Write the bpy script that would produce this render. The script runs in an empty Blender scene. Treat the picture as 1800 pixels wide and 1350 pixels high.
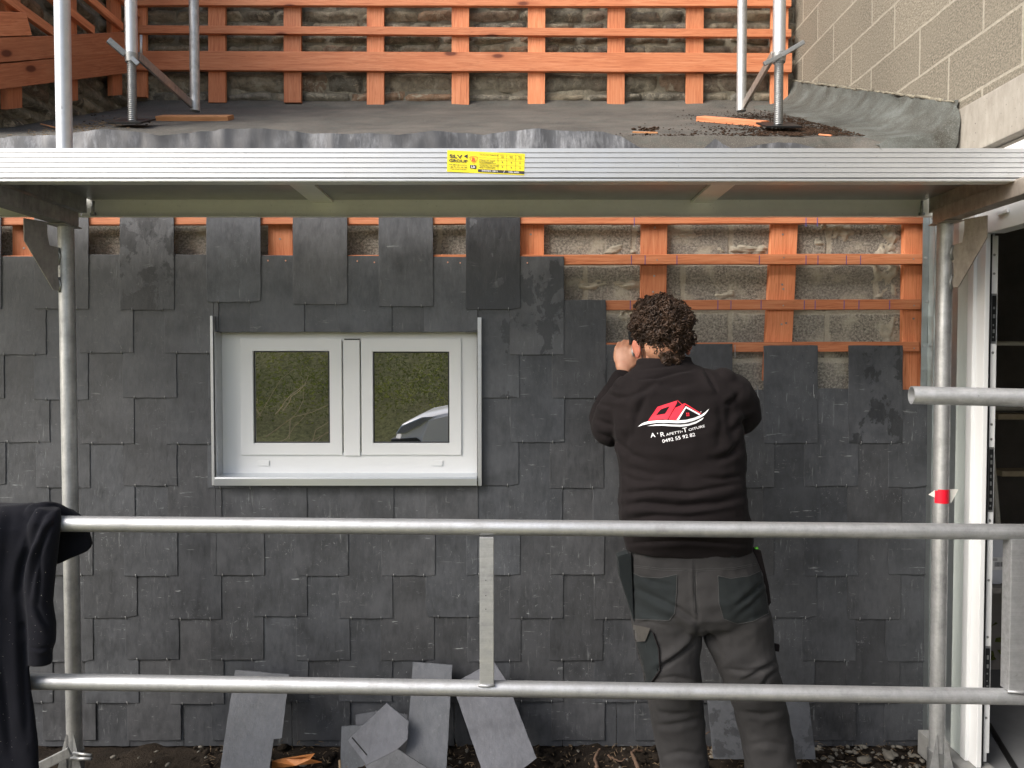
import bpy, math, random
import numpy as np
from mathutils import Vector, Matrix, noise as mnoise
from mathutils.bvhtree import BVHTree
random.seed(7); RNG = np.random.RandomState(7)
S = bpy.context.scene
COL = S.collection
# ---------------------------------------------------------------- camera, world, sun
CAMZ = 1.55; TILT = math.radians(1.6); F = 1300.0
cd = bpy.data.cameras.new('camera'); cam = bpy.data.objects.new('camera', cd); COL.objects.link(cam)
cam.location = (0, 0, CAMZ); cam.rotation_euler = (math.radians(90) - TILT, 0, 0)
cd.sensor_width = 36; cd.lens = 26.0; cd.clip_start = 0.05; cd.clip_end = 500
S.camera = cam
SUN_EL, SUN_AZ = math.radians(38), math.radians(238)      # azimuth clockwise from +Y: behind the camera, to the left
w = bpy.data.worlds.new('World'); S.world = w; w.use_nodes = True
wn = w.node_tree
sky = wn.nodes.new('ShaderNodeTexSky'); sky.sky_type = 'NISHITA'; sky.sun_disc = False
sky.sun_elevation = SUN_EL; sky.sun_rotation = SUN_AZ; sky.dust_density = 4.0; sky.air_density = 1.0
hs = wn.nodes.new('ShaderNodeHueSaturation'); hs.inputs['Saturation'].default_value = 0.75
wn.links.new(sky.outputs[0], hs.inputs['Color'])
wn.links.new(hs.outputs[0], wn.nodes['Background'].inputs[0])
wn.nodes['Background'].inputs[1].default_value = 0.13
sd = bpy.data.lights.new('sun', 'SUN'); sd.energy = 1.5; sd.angle = math.radians(32); sd.color = (1, 0.965, 0.92)
sun = bpy.data.objects.new('sun', sd); COL.objects.link(sun)
sdir = Vector((math.sin(SUN_AZ) * math.cos(SUN_EL), math.cos(SUN_AZ) * math.cos(SUN_EL), math.sin(SUN_EL)))
sun.rotation_euler = sdir.to_track_quat('Z', 'Y').to_euler(); sun.location = sdir * 20
S.view_settings.view_transform = 'Standard'; S.view_settings.look = 'None'
S.view_settings.exposure = 1.15; S.view_settings.gamma = 1.0
S.render.engine = 'CYCLES'
# ---------------------------------------------------------------- measuring helpers
ct, st = math.cos(TILT), math.sin(TILT)
def ray(px, py):
    u = (px - 900) / F; v = (675 - py) / F
    return np.array([u, ct + st * v, -st + ct * v])
def atY(px, py, Y): d = ray(px, py); t = Y / d[1]; return Vector((d[0] * t, Y, CAMZ + d[2] * t))
def atX(px, py, X): d = ray(px, py); t = X / d[0]; return Vector((X, d[1] * t, CAMZ + d[2] * t))
def atZ(px, py, Z): d = ray(px, py); t = (Z - CAMZ) / d[2]; return Vector((d[0] * t, d[1] * t, Z))
def roofz(Y): return CAMZ + 0.93 + 0.426 * (Y - 3.05)
def atRoof(px, py, off=0):
    d = ray(px, py); t = (0.93 + off - 0.426 * 3.05) / (d[2] - 0.426 * d[1])
    return Vector((d[0] * t, d[1] * t, CAMZ + d[2] * t))
def proj(V):
    V = np.asarray(V, float); x = V[:, 0]; y = V[:, 1]; z = V[:, 2] - CAMZ
    f = ct * y - st * z; up = st * y + ct * z
    return 900 + F * x / f, 675 - F * up / f
# ---------------------------------------------------------------- object helpers
def link(name, me, parent=None, mat=None, smooth=False):
    o = bpy.data.objects.new(name, me); COL.objects.link(o)
    if mat is not None and not me.materials: me.materials.append(mat)
    if smooth:
        me.polygons.foreach_set('use_smooth', [True] * len(me.polygons))
    if parent is not None:
        o.parent = parent; o.matrix_parent_inverse = pinv(parent)
    return o
def wm(o):
    m = o.matrix_basis.copy()
    return (wm(o.parent) @ o.matrix_parent_inverse @ m) if o.parent else m
def pinv(p): return wm(p).inverted()
def tag(o, label=None, cat=None, group=None, kind=None):
    if label: o['label'] = label
    if cat: o['category'] = cat
    if group: o['group'] = group
    if kind: o['kind'] = kind
    return o
def empty(name, loc, label=None, cat=None, group=None):
    o = bpy.data.objects.new(name, None); COL.objects.link(o); o.location = loc; o.empty_display_size = 0.05
    return tag(o, label, cat, group)
class MB:
    def __init__(s): s.v = []; s.f = []
    def add(s, v, f):
        k = len(s.v); s.v += [tuple(p) for p in v]; s.f += [tuple(i + k for i in q) for q in f]; return s
    def box(s, a, b):
        (x0, y0, z0), (x1, y1, z1) = [min(a[i], b[i]) for i in range(3)], [max(a[i], b[i]) for i in range(3)]
        return s.add([(x0,y0,z0),(x1,y0,z0),(x1,y1,z0),(x0,y1,z0),(x0,y0,z1),(x1,y0,z1),(x1,y1,z1),(x0,y1,z1)],
                     [(0,3,2,1),(4,5,6,7),(0,1,5,4),(1,2,6,5),(2,3,7,6),(3,0,4,7)])
    def beam(s, p, q, wid, thk, up=(0, 0, 1)):
        p = Vector(p); q = Vector(q); d = (q - p).normalized(); u = Vector(up); sd_ = d.cross(u).normalized(); u = sd_.cross(d)
        v = []
        for c in (p, q):
            for a, b in ((-1,-1),(1,-1),(1,1),(-1,1)): v.append(c + sd_ * a * wid / 2 + u * b * thk / 2)
        return s.add(v, [(0,3,2,1),(4,5,6,7),(0,1,5,4),(1,2,6,5),(2,3,7,6),(3,0,4,7)])
    def tube(s, pts, r, seg=20, cap=True, inner=None):
        pts = [Vector(p) for p in pts]; n = len(pts)
        rs = r if isinstance(r, (list, tuple)) else [r] * n
        rings = []; ref = None
        for i, p in enumerate(pts):
            d = (pts[min(i+1, n-1)] - pts[max(i-1, 0)]).normalized()
            if ref is None: ref = d.orthogonal().normalized()
            else:
                ref = (ref - d * ref.dot(d)); ref = ref.normalized() if ref.length > 1e-6 else d.orthogonal().normalized()
            b = d.cross(ref)
            rings.append([p + (ref * math.cos(2*math.pi*k/seg) + b * math.sin(2*math.pi*k/seg)) * rs[i] for k in range(seg)])
        v = [x for rg in rings for x in rg]; f = []
        for i in range(n-1):
            for k in range(seg):
                k2 = (k+1) % seg; f.append((i*seg+k, i*seg+k2, (i+1)*seg+k2, (i+1)*seg+k))
        if cap: f.append(tuple(range(seg))[::-1]); f.append(tuple((n-1)*seg + k for k in range(seg)))
        return s.add(v, f)
    def pipe(s, p, q, r, wall=0.003, seg=28):      # hollow tube with open ends
        p = Vector(p); q = Vector(q)
        k0 = len(s.v); s.tube([p, q], r, seg, cap=False); s.tube([p, q], r - wall, seg, cap=False)
        for e in (0, 1):
            for k in range(seg):
                k2 = (k+1) % seg; a = k0 + e*seg; b = k0 + 2*seg + e*seg
                s.f.append((a+k, a+k2, b+k2, b+k))
        return s
    def prism(s, poly, d):            # poly: 3D points, extruded by vector d
        d = Vector(d); n = len(poly); v = [Vector(p) for p in poly] + [Vector(p) + d for p in poly]
        f = [tuple(range(n))[::-1], tuple(range(n, 2*n))] + [(i, (i+1) % n, n + (i+1) % n, n + i) for i in range(n)]
        return s.add(v, f)
    def build(s, name, mat=None, parent=None, smooth=False, bevel=0, uv=False, auto=False):
        me = bpy.data.meshes.new(name); me.from_pydata([tuple(p) for p in s.v], [], s.f); me.update()
        import bmesh
        b = bmesh.new(); b.from_mesh(me); bmesh.ops.recalc_face_normals(b, faces=b.faces)
        if bevel:
            bmesh.ops.bevel(b, geom=[e for e in b.edges if len(e.link_faces) == 2 and e.calc_face_angle(0) > 0.6], offset=bevel, segments=2, affect='EDGES', profile=0.7)
        b.to_mesh(me); b.free()
        o = link(name, me, parent, mat, smooth)
        if auto:
            me.polygons.foreach_set('use_smooth', [True] * len(me.polygons))
            me.set_sharp_from_angle(angle=math.radians(35))
        return o
def np_obj(name, V, Fc, mat, parent=None, smooth=True):
    me = bpy.data.meshes.new(name); me.from_pydata([tuple(p) for p in V], [], [tuple(f) for f in Fc]); me.update()
    return link(name, me, parent, mat, smooth)
def fbm(p, sc=1.0, oc=4):
    return mnoise.fractal(Vector(p) * sc, 0.7, 2.0, oc)
# ---------------------------------------------------------------- node helpers
class NT:
    def __init__(s, name, rough=0.6, metal=0.0, col=(.5,.5,.5), spec=0.5):
        s.m = bpy.data.materials.new(name); s.m.use_nodes = True; s.t = s.m.node_tree; s.b = s.t.nodes['Principled BSDF']
        s.b.inputs['Roughness'].default_value = rough; s.b.inputs['Metallic'].default_value = metal
        s.b.inputs['Base Color'].default_value = (*col, 1); s.b.inputs['Specular IOR Level'].default_value = spec
    def n(s, ty, **kw):
        nd = s.t.nodes.new(ty)
        for k, v in kw.items():
            if k in ('inp',):
                for kk, vv in v.items(): s.set(nd.inputs[kk], vv)
            else: setattr(nd, k, v)
        return nd
    def set(s, sock, v):
        if isinstance(v, bpy.types.NodeSocket): s.t.links.new(v, sock)
        elif isinstance(v, bpy.types.Node): s.t.links.new(v.outputs[0], sock)
        elif isinstance(v, (tuple, list)) and sock.type == 'RGBA' and len(v) == 3: sock.default_value = (*v, 1)
        else: sock.default_value = v
    def math(s, op, a, b=0.0, clamp=False):
        nd = s.n('ShaderNodeMath', operation=op, use_clamp=clamp); s.set(nd.inputs[0], a); s.set(nd.inputs[1], b); return nd.outputs[0]
    def mix(s, f, a, b, mode='MIX'):
        nd = s.n('ShaderNodeMix', data_type='RGBA', blend_type=mode); s.set(nd.inputs[0], f); s.set(nd.inputs[6], a); s.set(nd.inputs[7], b); return nd.outputs[2]
    def coord(s, scale=(1,1,1), rnd=0.0, world=False, swz=None):
        if world:
            v = s.n('ShaderNodeNewGeometry').outputs['Position']
        else: v = s.n('ShaderNodeTexCoord').outputs['Object']
        if swz:
            sp = s.n('ShaderNodeSeparateXYZ'); s.set(sp.inputs[0], v); cb = s.n('ShaderNodeCombineXYZ')
            for i, c in enumerate(swz):
                if c in 'XYZ': s.set(cb.inputs[i], sp.outputs['XYZ'.index(c)])
            v = cb.outputs[0]
        if rnd:
            oi = s.n('ShaderNodeObjectInfo'); vm = s.n('ShaderNodeVectorMath', operation='SCALE'); cbx = s.n('ShaderNodeCombineXYZ')
            for i in range(3): s.set(cbx.inputs[i], oi.outputs['Random'])
            s.set(vm.inputs[0], cbx.outputs[0]); vm.inputs['Scale'].default_value = rnd
            va = s.n('ShaderNodeVectorMath', operation='ADD'); s.set(va.inputs[0], v); s.set(va.inputs[1], vm.outputs[0]); v = va.outputs[0]
        mp = s.n('ShaderNodeMapping'); s.set(mp.inputs[0], v); mp.inputs['Scale'].default_value = scale
        return mp.outputs[0]
    def noise(s, vec, scale, detail=4, rough=0.6, dist=0.0, lo=None, hi=None):
        nd = s.n('ShaderNodeTexNoise'); s.set(nd.inputs['Vector'], vec); nd.inputs['Scale'].default_value = scale
        nd.inputs['Detail'].default_value = detail; nd.inputs['Roughness'].default_value = rough; nd.inputs['Distortion'].default_value = dist
        return nd.outputs[0] if lo is None else s.rng(nd.outputs[0], lo, hi)
    def rng(s, v, lo, hi, a=0.0, b=1.0):
        nd = s.n('ShaderNodeMapRange', clamp=True); s.set(nd.inputs[0], v)
        for i, x in enumerate((lo, hi, a, b)): nd.inputs[i+1].default_value = x
        return nd.outputs[0]
    def ramp(s, v, *stops):
        nd = s.n('ShaderNodeValToRGB'); s.set(nd.inputs[0], v); e = nd.color_ramp.elements
        while len(e) < len(stops): e.new(0.5)
        for i, (p, c) in enumerate(stops): e[i].position = p; e[i].color = (*c, 1)
        return nd.outputs[0]
    def bump(s, h, strength=0.3, dist=0.005, nrm=None):
        nd = s.n('ShaderNodeBump'); s.set(nd.inputs['Height'], h); nd.inputs['Strength'].default_value = strength; nd.inputs['Distance'].default_value = dist
        if nrm is not None: s.set(nd.inputs['Normal'], nrm)
        s.t.links.new(nd.outputs[0], s.b.inputs['Normal']); return nd.outputs[0]
    def base(s, v): s.set(s.b.inputs['Base Color'], v)
    def rough(s, v): s.set(s.b.inputs['Roughness'], v)
M = {}
def simple(name, col, rough=0.6, metal=0.0, spec=0.5, nsc=40, var=0.25, bump=0.0, sheen=0.0):
    t = NT(name, rough, metal, col, spec); c = t.coord()
    n1 = t.noise(c, nsc, 5, 0.65)
    t.base(t.mix(n1, tuple(x * (1 - var) for x in col), tuple(min(1, x * (1 + var)) for x in col)))
    if bump: t.bump(t.noise(c, nsc * 4, 4), bump, 0.002)
    if sheen: t.b.inputs['Sheen Weight'].default_value = sheen; t.b.inputs['Sheen Roughness'].default_value = 0.5
    M[name] = t.m; return t
# --- slate
def make_slate(name, lo, hi, tint):
    t = NT(name, 0.5, 0, lo, 0.5); oi = t.n('ShaderNodeObjectInfo'); sp = t.n('ShaderNodeSeparateColor'); t.set(sp.inputs[0], oi.outputs['Color'])
    c = t.coord(rnd=31.0)
    big = t.noise(c, 7, 4, 0.6); fine = t.noise(t.coord((1, 1, .35), rnd=31.0), 55, 6, 0.7)
    v = t.math('ADD', t.math('MULTIPLY', big, 0.6), t.math('MULTIPLY', fine, 0.4))
    col = t.ramp(v, (0.38, lo), (0.60, hi))
    col = t.mix(t.rng(oi.outputs['Random'], 0, 1, 0.0, 0.75), col, t.mix(1.0, col, tint, 'MULTIPLY'))
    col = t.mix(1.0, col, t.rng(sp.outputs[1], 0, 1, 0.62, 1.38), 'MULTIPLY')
    # chalky scratches and scuffs
    sc1 = t.noise(t.coord((9, 9, 70), rnd=17.0), 1.3, 3, 0.7, 0.5, 0.62, 0.70)
    msk = t.noise(t.coord((1, 1, 4), rnd=11.0), 8, 3, 0.6, 0, 0.54, 0.64)
    sc2 = t.noise(t.coord((1, 1, 1), rnd=5.0), 75, 4, 0.8, 1.0, 0.62, 0.70)
    msk2 = t.noise(t.coord((1, 1, 1), rnd=23.0), 6, 3, 0.6, 0, 0.46, 0.62)
    sc3 = t.noise(t.coord((60, 60, 7), rnd=9.0), 1.5, 3, 0.7, 0.3, 0.62, 0.70)
    s = t.math('MAXIMUM', t.math('MULTIPLY', sc1, msk), t.math('MAXIMUM', t.math('MULTIPLY', sc2, msk2), t.math('MULTIPLY', sc3, t.math('MULTIPLY', msk2, 0.5))))
    s = t.math('MULTIPLY', s, sp.outputs[2])
    col = t.mix(t.math('MULTIPLY', s, 0.9), col, (0.34, 0.36, 0.36))
    # soft dark smears
    sm = t.noise(t.coord((1, 1, .45), rnd=41.0), 16, 3, 0.5, 0.2, 0.62, 0.74)
    col = t.mix(t.math('MULTIPLY', sm, 0.35), col, tuple(x * .45 for x in lo))
    # damp patches, amount per slate
    wt = t.noise(t.coord((1, 1, .75), rnd=3.0), 9, 8, 0.66, 0.3)
    thr = t.math('SUBTRACT', 0.78, t.math('MULTIPLY', sp.outputs[0], 0.42))
    wet = t.math('MULTIPLY', t.math('MULTIPLY', t.math('SUBTRACT', wt, thr), 40, True), t.math('GREATER_THAN', sp.outputs[0], 0.05))
    col = t.mix(t.math('MULTIPLY', wet, 0.62), col, tuple(x * .28 for x in lo))
    t.base(col)
    t.rough(t.math('ADD', t.rng(fine, 0.3, 0.7, 0.40, 0.58), t.math('MULTIPLY', wet, -0.06)))
    h = t.math('ADD', t.math('MULTIPLY', t.noise(t.coord((1, 1, .6), rnd=31.0), 22, 8, 0.62), 1.0), t.math('MULTIPLY', fine, 0.25))
    t.bump(h, 0.55, 0.005); M[name] = t.m
make_slate('slate', (0.0450, 0.0485, 0.0550), (0.083, 0.0885, 0.0990), (1.0, 0.95, 0.90))
make_slate('slate_pale', (0.068, 0.070, 0.080), (0.105, 0.108, 0.124), (0.85, 0.92, 0.90))
# --- aluminium / galvanised steel
def alu(name, col, r0, r1, metal=0.95, streak=(1, 1, 1), dirt=0.3):
    t = NT(name, 0.4, metal, col, 0.5); c = t.coord(rnd=9.0)
    n1 = t.noise(c, 14, 6, 0.7); n2 = t.noise(t.coord(streak, rnd=4.0), 60, 5, 0.7)
    v = t.math('ADD', t.math('MULTIPLY', n1, .6), t.math('MULTIPLY', n2, .4))
    k = 1 - dirt
    cc = t.ramp(v, (0.35, tuple(x * k for x in col)), (0.62, col))
    sp = t.noise(c, 90, 4, 0.7, 0.6, 0.64, 0.72)
    cc = t.mix(t.math('MULTIPLY', sp, 0.45), cc, tuple(x * .3 for x in col))
    t.base(cc); t.rough(t.rng(v, 0.35, 0.65, r1, r0)); t.bump(n2, 0.12, 0.0015); M[name] = t.m; return t
alu('tube_metal', (0.56, 0.57, 0.57), 0.40, 0.64, 0.7, (1, 1, .06), .5)
alu('rail_metal', (0.56, 0.57, 0.58), 0.38, 0.64, 0.75, (.05, 1, 1), .45)
alu('deck_metal', (0.58, 0.59, 0.60), 0.38, 0.52, 0.75, (.03, 1, 1), 0.12)
alu('deck_dark', (0.88, 0.88, 0.82), 0.42, 0.5, 0.7, (.03, 1, 1), 0.08)
alu('beam_inner', (0.90, 0.91, 0.86), 0.42, 0.5, 0.35, (.03, 1, 1), 0.08)
alu('panel_under', (0.42, 0.42, 0.43), 0.38, 0.45, 0.75, (.2, 1, 1), 0.12)
alu('steel_dark', (0.42, 0.41, 0.40), 0.35, 0.6, 0.8, (1, 1, .3), 0.4)
alu('steel_brown', (0.46, 0.41, 0.36), 0.40, 0.6, 0.7, (1, 1, .3), 0.4)
alu('cast_metal', (0.38, 0.39, 0.39), 0.4, 0.6, 0.85)
alu('zinc_sheet', (0.50, 0.54, 0.55), 0.28, 0.42, 0.9, (1, 1, .2), 0.2)
simple('black_steel', (0.012, 0.013, 0.014), 0.45, 0.3, nsc=30)
# --- treated softwood: boards are modelled along local X
def make_wood(name, lo, mid, hi):
    t = NT(name, 0.62, 0, mid, 0.35)
    g = t.noise(t.coord((.9, 14, 14), rnd=27.0), 5.0, 5, 0.65, 1.6)
    g2 = t.noise(t.coord((.6, 60, 60), rnd=13.0), 4, 4, 0.7)
    v = t.math('ADD', t.math('MULTIPLY', g, .62), t.math('MULTIPLY', g2, .38))
    col = t.ramp(v, (0.30, lo), (0.50, mid), (0.70, hi))
    vo = t.n('ShaderNodeTexVoronoi', feature='F1'); t.set(vo.inputs['Vector'], t.coord((1.7, 4.6, 4.6), rnd=19.0)); vo.inputs['Scale'].default_value = 1.6; vo.inputs['Randomness'].default_value = 1
    k = t.rng(vo.outputs['Distance'], 0.08, 0.13, 1.0, 0.0)
    k2 = t.rng(vo.outputs['Distance'], 0.12, 0.30, 1.0, 0.0)
    col = t.mix(t.math('MULTIPLY', k2, 0.45), col, lo)
    col = t.mix(t.math('MULTIPLY', k, 0.85), col, (lo[0] * .28, lo[1] * .22, lo[2] * .25))
    blot = t.noise(t.coord((1, 1, 1), rnd=2.0), 2.2, 3, 0.5)
    col = t.mix(t.rng(blot, .35, .65, 0.0, 0.32), col, t.mix(1.0, col, (1.0, .80, .66), 'MULTIPLY'))
    oi = t.n('ShaderNodeObjectInfo'); col = t.mix(1.0, col, t.rng(oi.outputs['Random'], 0, 1, .72, 1.12), 'MULTIPLY')
    dk_ = t.noise(t.coord((.5, 3, 3), rnd=8.0), 9, 6, .75, .6, .60, .70); col = t.mix(t.math('MULTIPLY', dk_, .35), col, (lo[0]*.5, lo[1]*.5, lo[2]*.5))
    t.base(col); t.bump(v, 0.5, 0.003); M[name] = t.m
make_wood('wood_orange', (0.44, 0.125, 0.054), (0.68, 0.255, 0.120), (0.80, 0.37, 0.200))
make_wood('wood_red', (0.36, 0.110, 0.048), (0.54, 0.200, 0.095), (0.66, 0.29, 0.150))
make_wood('wood_scrap', (0.36, 0.15, 0.06), (0.52, 0.25, 0.11), (0.62, 0.34, 0.17))
# --- lower concrete block wall (seen between battens)
def blocks(name, swz, bw, rh, mortar, c0, c1, cm, speck, bumpd, off=(0, 0, 0), msmooth=0.4, disto=0.012, sc_speck=170, smear=0.0):
    t = NT(name, 0.9, 0, c0, 0.2)
    v = t.coord(world=True, swz=swz)
    nz = t.n('ShaderNodeTexNoise'); t.set(nz.inputs['Vector'], v); nz.inputs['Scale'].default_value = 9; nz.inputs['Detail'].default_value = 4
    vs = t.n('ShaderNodeVectorMath', operation='MULTIPLY_ADD'); t.set(vs.inputs[0], nz.outputs['Color']); vs.inputs[1].default_value = (disto*2,) * 3
    ad = t.n('ShaderNodeVectorMath', operation='ADD'); t.set(ad.inputs[0], v); ad.inputs[1].default_value = tuple(off[i] - disto for i in range(3))
    t.set(vs.inputs[2], ad.outputs[0])
    br = t.n('ShaderNodeTexBrick'); t.set(br.inputs['Vector'], vs.outputs[0])
    br.inputs['Scale'].default_value = 1; br.inputs['Brick Width'].default_value = bw; br.inputs['Row Height'].default_value = rh
    br.inputs['Mortar Size'].default_value = mortar; br.inputs['Mortar Smooth'].default_value = msmooth
    t.set(br.inputs['Color1'], c0); t.set(br.inputs['Color2'], c1)
    br.inputs['Mortar'].default_value = (*cm, 1)
    sp = t.noise(v, sc_speck, 3, 0.8); sp2 = t.noise(v, sc_speck * .35, 4, 0.7); big = t.noise(v, 3.0, 5, 0.6)
    col = t.mix(t.rng(sp, .42, .60, 0, speck), br.outputs['Color'], tuple(x * .22 for x in c0))
    col = t.mix(t.rng(sp, .30, .42, .45, 0), col, tuple(min(1, x * 1.7) for x in c0))
    col = t.mix(t.rng(sp2, .40, .62, 0, .35), col, tuple(x * .55 for x in c0))
    col = t.mix(t.rng(big, .40, .65, 0, .45), col, tuple(x * .60 for x in c1))
    if smear:
        s2 = t.noise(v, 7.0, 6, .65, .4, .52, .66); col = t.mix(t.math('MULTIPLY', s2, smear), col, cm)
        tn = t.math('MULTIPLY', s2, smear)
    mf = t.rng(br.outputs['Fac'], 0, 1, 0, 1)
    col = t.mix(t.math('MULTIPLY', mf, .75), col, t.mix(t.rng(sp2, .35, .65), cm, tuple(x * .75 for x in cm)))
    t.base(col)
    h = t.math('ADD', t.math('MULTIPLY', sp, .5), t.math('MULTIPLY', mf, -.45)); h = t.math('ADD', h, t.math('MULTIPLY', sp2, .4))
    t.bump(h, 0.8, bumpd); M[name] = t.m
blocks('block_grey', 'XZ', 0.40, 0.198, 0.014, (0.46, 0.43, 0.365), (0.38, 0.365, 0.33), (0.48, 0.45, 0.37), .95, .007, (0.10, 0.02, 0), .5, .016, 105, .8)
blocks('block_buff', 'YZ', 0.42, 0.200, 0.0055, (0.222, 0.199, 0.158), (0.325, 0.293, 0.232), (0.37, 0.342, 0.28), .75, .004, (0.02, 0.05, 0), .1, .004, 130)
t = NT('beam_concrete', .9, 0, (.3, .28, .25), .2); v = t.coord(world=True); a = t.noise(t.coord((1, 1, .3), world=True), 40, 5, .7); b = t.noise(v, 5, 5, .6)
t.base(t.mix(t.noise(v, 90, 3, .7, 0, .66, .72), t.ramp(t.math('ADD', t.math('MULTIPLY', a, .5), t.math('MULTIPLY', b, .5)), (.35, (.22, .20, .17)), (.65, (.34, .32, .28))), (.08, .075, .065))); t.bump(a, .6, .004); M['beam_concrete'] = t.m
# --- rubble stone
t = NT('stone', .88, 0, (.2, .18, .15), .25); at = t.n('ShaderNodeAttribute', attribute_name='tone'); v = t.coord(world=True)
n1 = t.noise(v, 20, 7, .68, .3); n2 = t.noise(v, 110, 4, .7)
c = t.ramp(at.outputs['Fac'], (.0, (.20, .185, .150)), (.35, (.34, .305, .235)), (.6, (.41, .345, .245)), (.8, (.27, .255, .22)), (1., (.38, .245, .155)))
c = t.mix(t.rng(n1, .38, .66), c, t.mix(1.0, c, (.42, .42, .42), 'MULTIPLY')); c = t.mix(t.rng(n2, .5, .66, 0, .45), c, (.30, .285, .235))
c = t.mix(t.noise(v, 13, 6, .7, .5, .55, .62), c, (.40, .36, .28))
t.base(c); t.bump(t.math('ADD', n1, t.math('MULTIPLY', n2, .5)), 1.0, .022); M['stone'] = t.m
t = NT('mortar', .95, 0, (.3, .27, .21), .2); v = t.coord(world=True); n1 = t.noise(v, 60, 6, .75); n2 = t.noise(v, 7, 4, .6)
t.base(t.mix(t.rng(n2, .35, .6), t.ramp(n1, (.3, (.15, .138, .108)), (.65, (.42, .38, .29))), (.20, .185, .145))); t.bump(n1, .9, .012); M['mortar'] = t.m
# --- roof felt, lead, soil
t = NT('roof_felt', .85, 0, (.1, .1, .1), .3); v = t.coord(world=True); n1 = t.noise(v, 220, 3, .8); n2 = t.noise(v, 4, 6, .65); n3 = t.noise(t.coord((1, 3, 3), world=True), 11, 5, .7)
c = t.ramp(n2, (.35, (.052, .048, .043)), (.65, (.108, .098, .085))); c = t.mix(t.rng(n1, .5, .7, 0, .6), c, (.26, .25, .22)); c = t.mix(t.rng(n3, .5, .68, 0, .55), c, (.075, .088, .080))
t.base(c); t.bump(n1, .6, .003); M['roof_felt'] = t.m
t = NT('felt_green', .9, 0, (.15, .16, .15), .3); v = t.coord(world=True); n1 = t.noise(v, 200, 3, .8); n2 = t.noise(v, 9, 6, .65, .4)
c = t.ramp(n2, (.3, (.045, .042, .034)), (.5, (.075, .078, .070)), (.7, (.120, .130, .123))); c = t.mix(t.rng(n1, .5, .7, 0, .5), c, (.22, .23, .21))
t.base(c); t.bump(t.math('ADD', n1, t.math('MULTIPLY', n2, 2)), .7, .004); M['felt_green'] = t.m
t = NT('lead', .6, .1, (.2, .2, .22), .5); v = t.coord((1, 1, .25), world=True); n1 = t.noise(v, 30, 6, .75); n2 = t.noise(t.coord(world=True), 3.2, 3, .6)
c = t.ramp(n2, (.38, (.045, .046, .050)), (.62, (.095, .098, .106))); c = t.mix(t.math('MULTIPLY', t.rng(n1, .48, .68), t.rng(n2, .40, .6, .15, .85)), c, (.30, .31, .33))
t.base(c); t.rough(t.rng(n1, .4, .6, .5, .7)); t.bump(n1, .3, .003); M['lead'] = t.m
t = NT('soil', .95, 0, (.06, .05, .04), .2); v = t.coord(world=True); n1 = t.noise(v, 45, 7, .75); n2 = t.noise(v, 5, 4, .6)
t.base(t.mix(t.rng(n1, .62, .72, 0, .8), t.ramp(n2, (.35, (.014, .010, .007)), (.65, (.036, .027, .019))), (.11, .09, .065))); t.bump(n1, 1, .02); M['soil'] = t.m
t = NT('grass_ground', .9, 0, (.1, .14, .03), .2); v = t.coord(world=True); n1 = t.noise(v, 14, 8, .75); n2 = t.noise(v, .8, 4, .6)
t.base(t.mix(n2, t.ramp(n1, (.35, (.10, .12, .03)), (.62, (.34, .34, .13))), t.ramp(n1, (.35, (.16, .14, .07)), (.65, (.40, .36, .20))))); t.bump(n1, 1, .08); M['grass_ground'] = t.m
t = NT('leafage', .6, 0, (.1, .14, .03), .3); v = t.coord(world=True); n1 = t.math('ADD', t.math('MULTIPLY', t.noise(v, 3.5, 4, .7), .45), t.math('MULTIPLY', t.noise(v, .9, 3, .6), .55))
t.base(t.ramp(n1, (.38, (.06, .08, .016)), (.5, (.14, .165, .035)), (.68, (.27, .27, .08)))); 
tl_ = t.n('ShaderNodeBsdfTranslucent'); t.set(tl_.inputs[0], t.ramp(n1, (.35, (.06, .09, .012)), (.68, (.24, .26, .05)))); mx_ = t.n('ShaderNodeMixShader'); mx_.inputs[0].default_value = .45
t.t.links.new(t.b.outputs[0], mx_.inputs[1]); t.t.links.new(tl_.outputs[0], mx_.inputs[2]); t.t.links.new(mx_.outputs[0], t.t.nodes['Material Output'].inputs[0]); M['leafage'] = t.m
simple('dry_twig', (.50, .40, .24), .8); simple('root', (.10, .060, .038), .85, bump=.4); simple('dead_leaf', (.42, .16, .045), .6, nsc=60, var=.5)
simple('moss', (.050, .026, .013), .95, nsc=60, var=.7, bump=.6); simple('pebble', (.13, .12, .10), .8, nsc=25, var=.45, bump=.3); simple('straw', (.19, .135, .08), .85)
simple('step_concrete', (.25, .25, .24), .85, nsc=12, var=.35, bump=.4); simple('dark_gap', (.004, .004, .004), .6)
simple('upvc', (.73, .745, .75), .28, nsc=6, var=.03); simple('upvc_trim', (.60, .66, .63), .4, nsc=6, var=.05); simple('white_plastic', (.62, .64, .70), .4, nsc=6, var=.05)
simple('gasket', (.012, .012, .013), .5)
t = NT('glass_pane', .0, 0, (.010, .011, .010), .5); t.b.inputs['IOR'].default_value = 4.6; t.b.inputs['Roughness'].default_value = 0.0; M['glass_pane'] = t.m
simple('room_dark', (.26, .24, .22), .9, nsc=3, var=.5); simple('room_floor', (.16, .165, .17), .7, nsc=5, var=.3)
simple('ladder_metal', (.75, .72, .62), .5, .0); simple('ladder_tread', (.4, .33, .22), .8)
simple('car_white', (.72, .73, .76), .18, nsc=2, var=.02); simple('car_grey', (.18, .19, .22), .25, nsc=2, var=.05); simple('car_black', (.012, .012, .014), .5); simple('tyre', (.02, .02, .02), .9)
simple('car_lamp', (.45, .48, .52), .08, .6, nsc=50, var=.4)
simple('sticker_yellow', (.83, .70, .02), .45, nsc=8, var=.04); simple('ink', (.035, .028, .035), .6); simple('ink_red', (.62, .06, .03), .6); simple('ink_white', (.75, .75, .75), .6)
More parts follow.
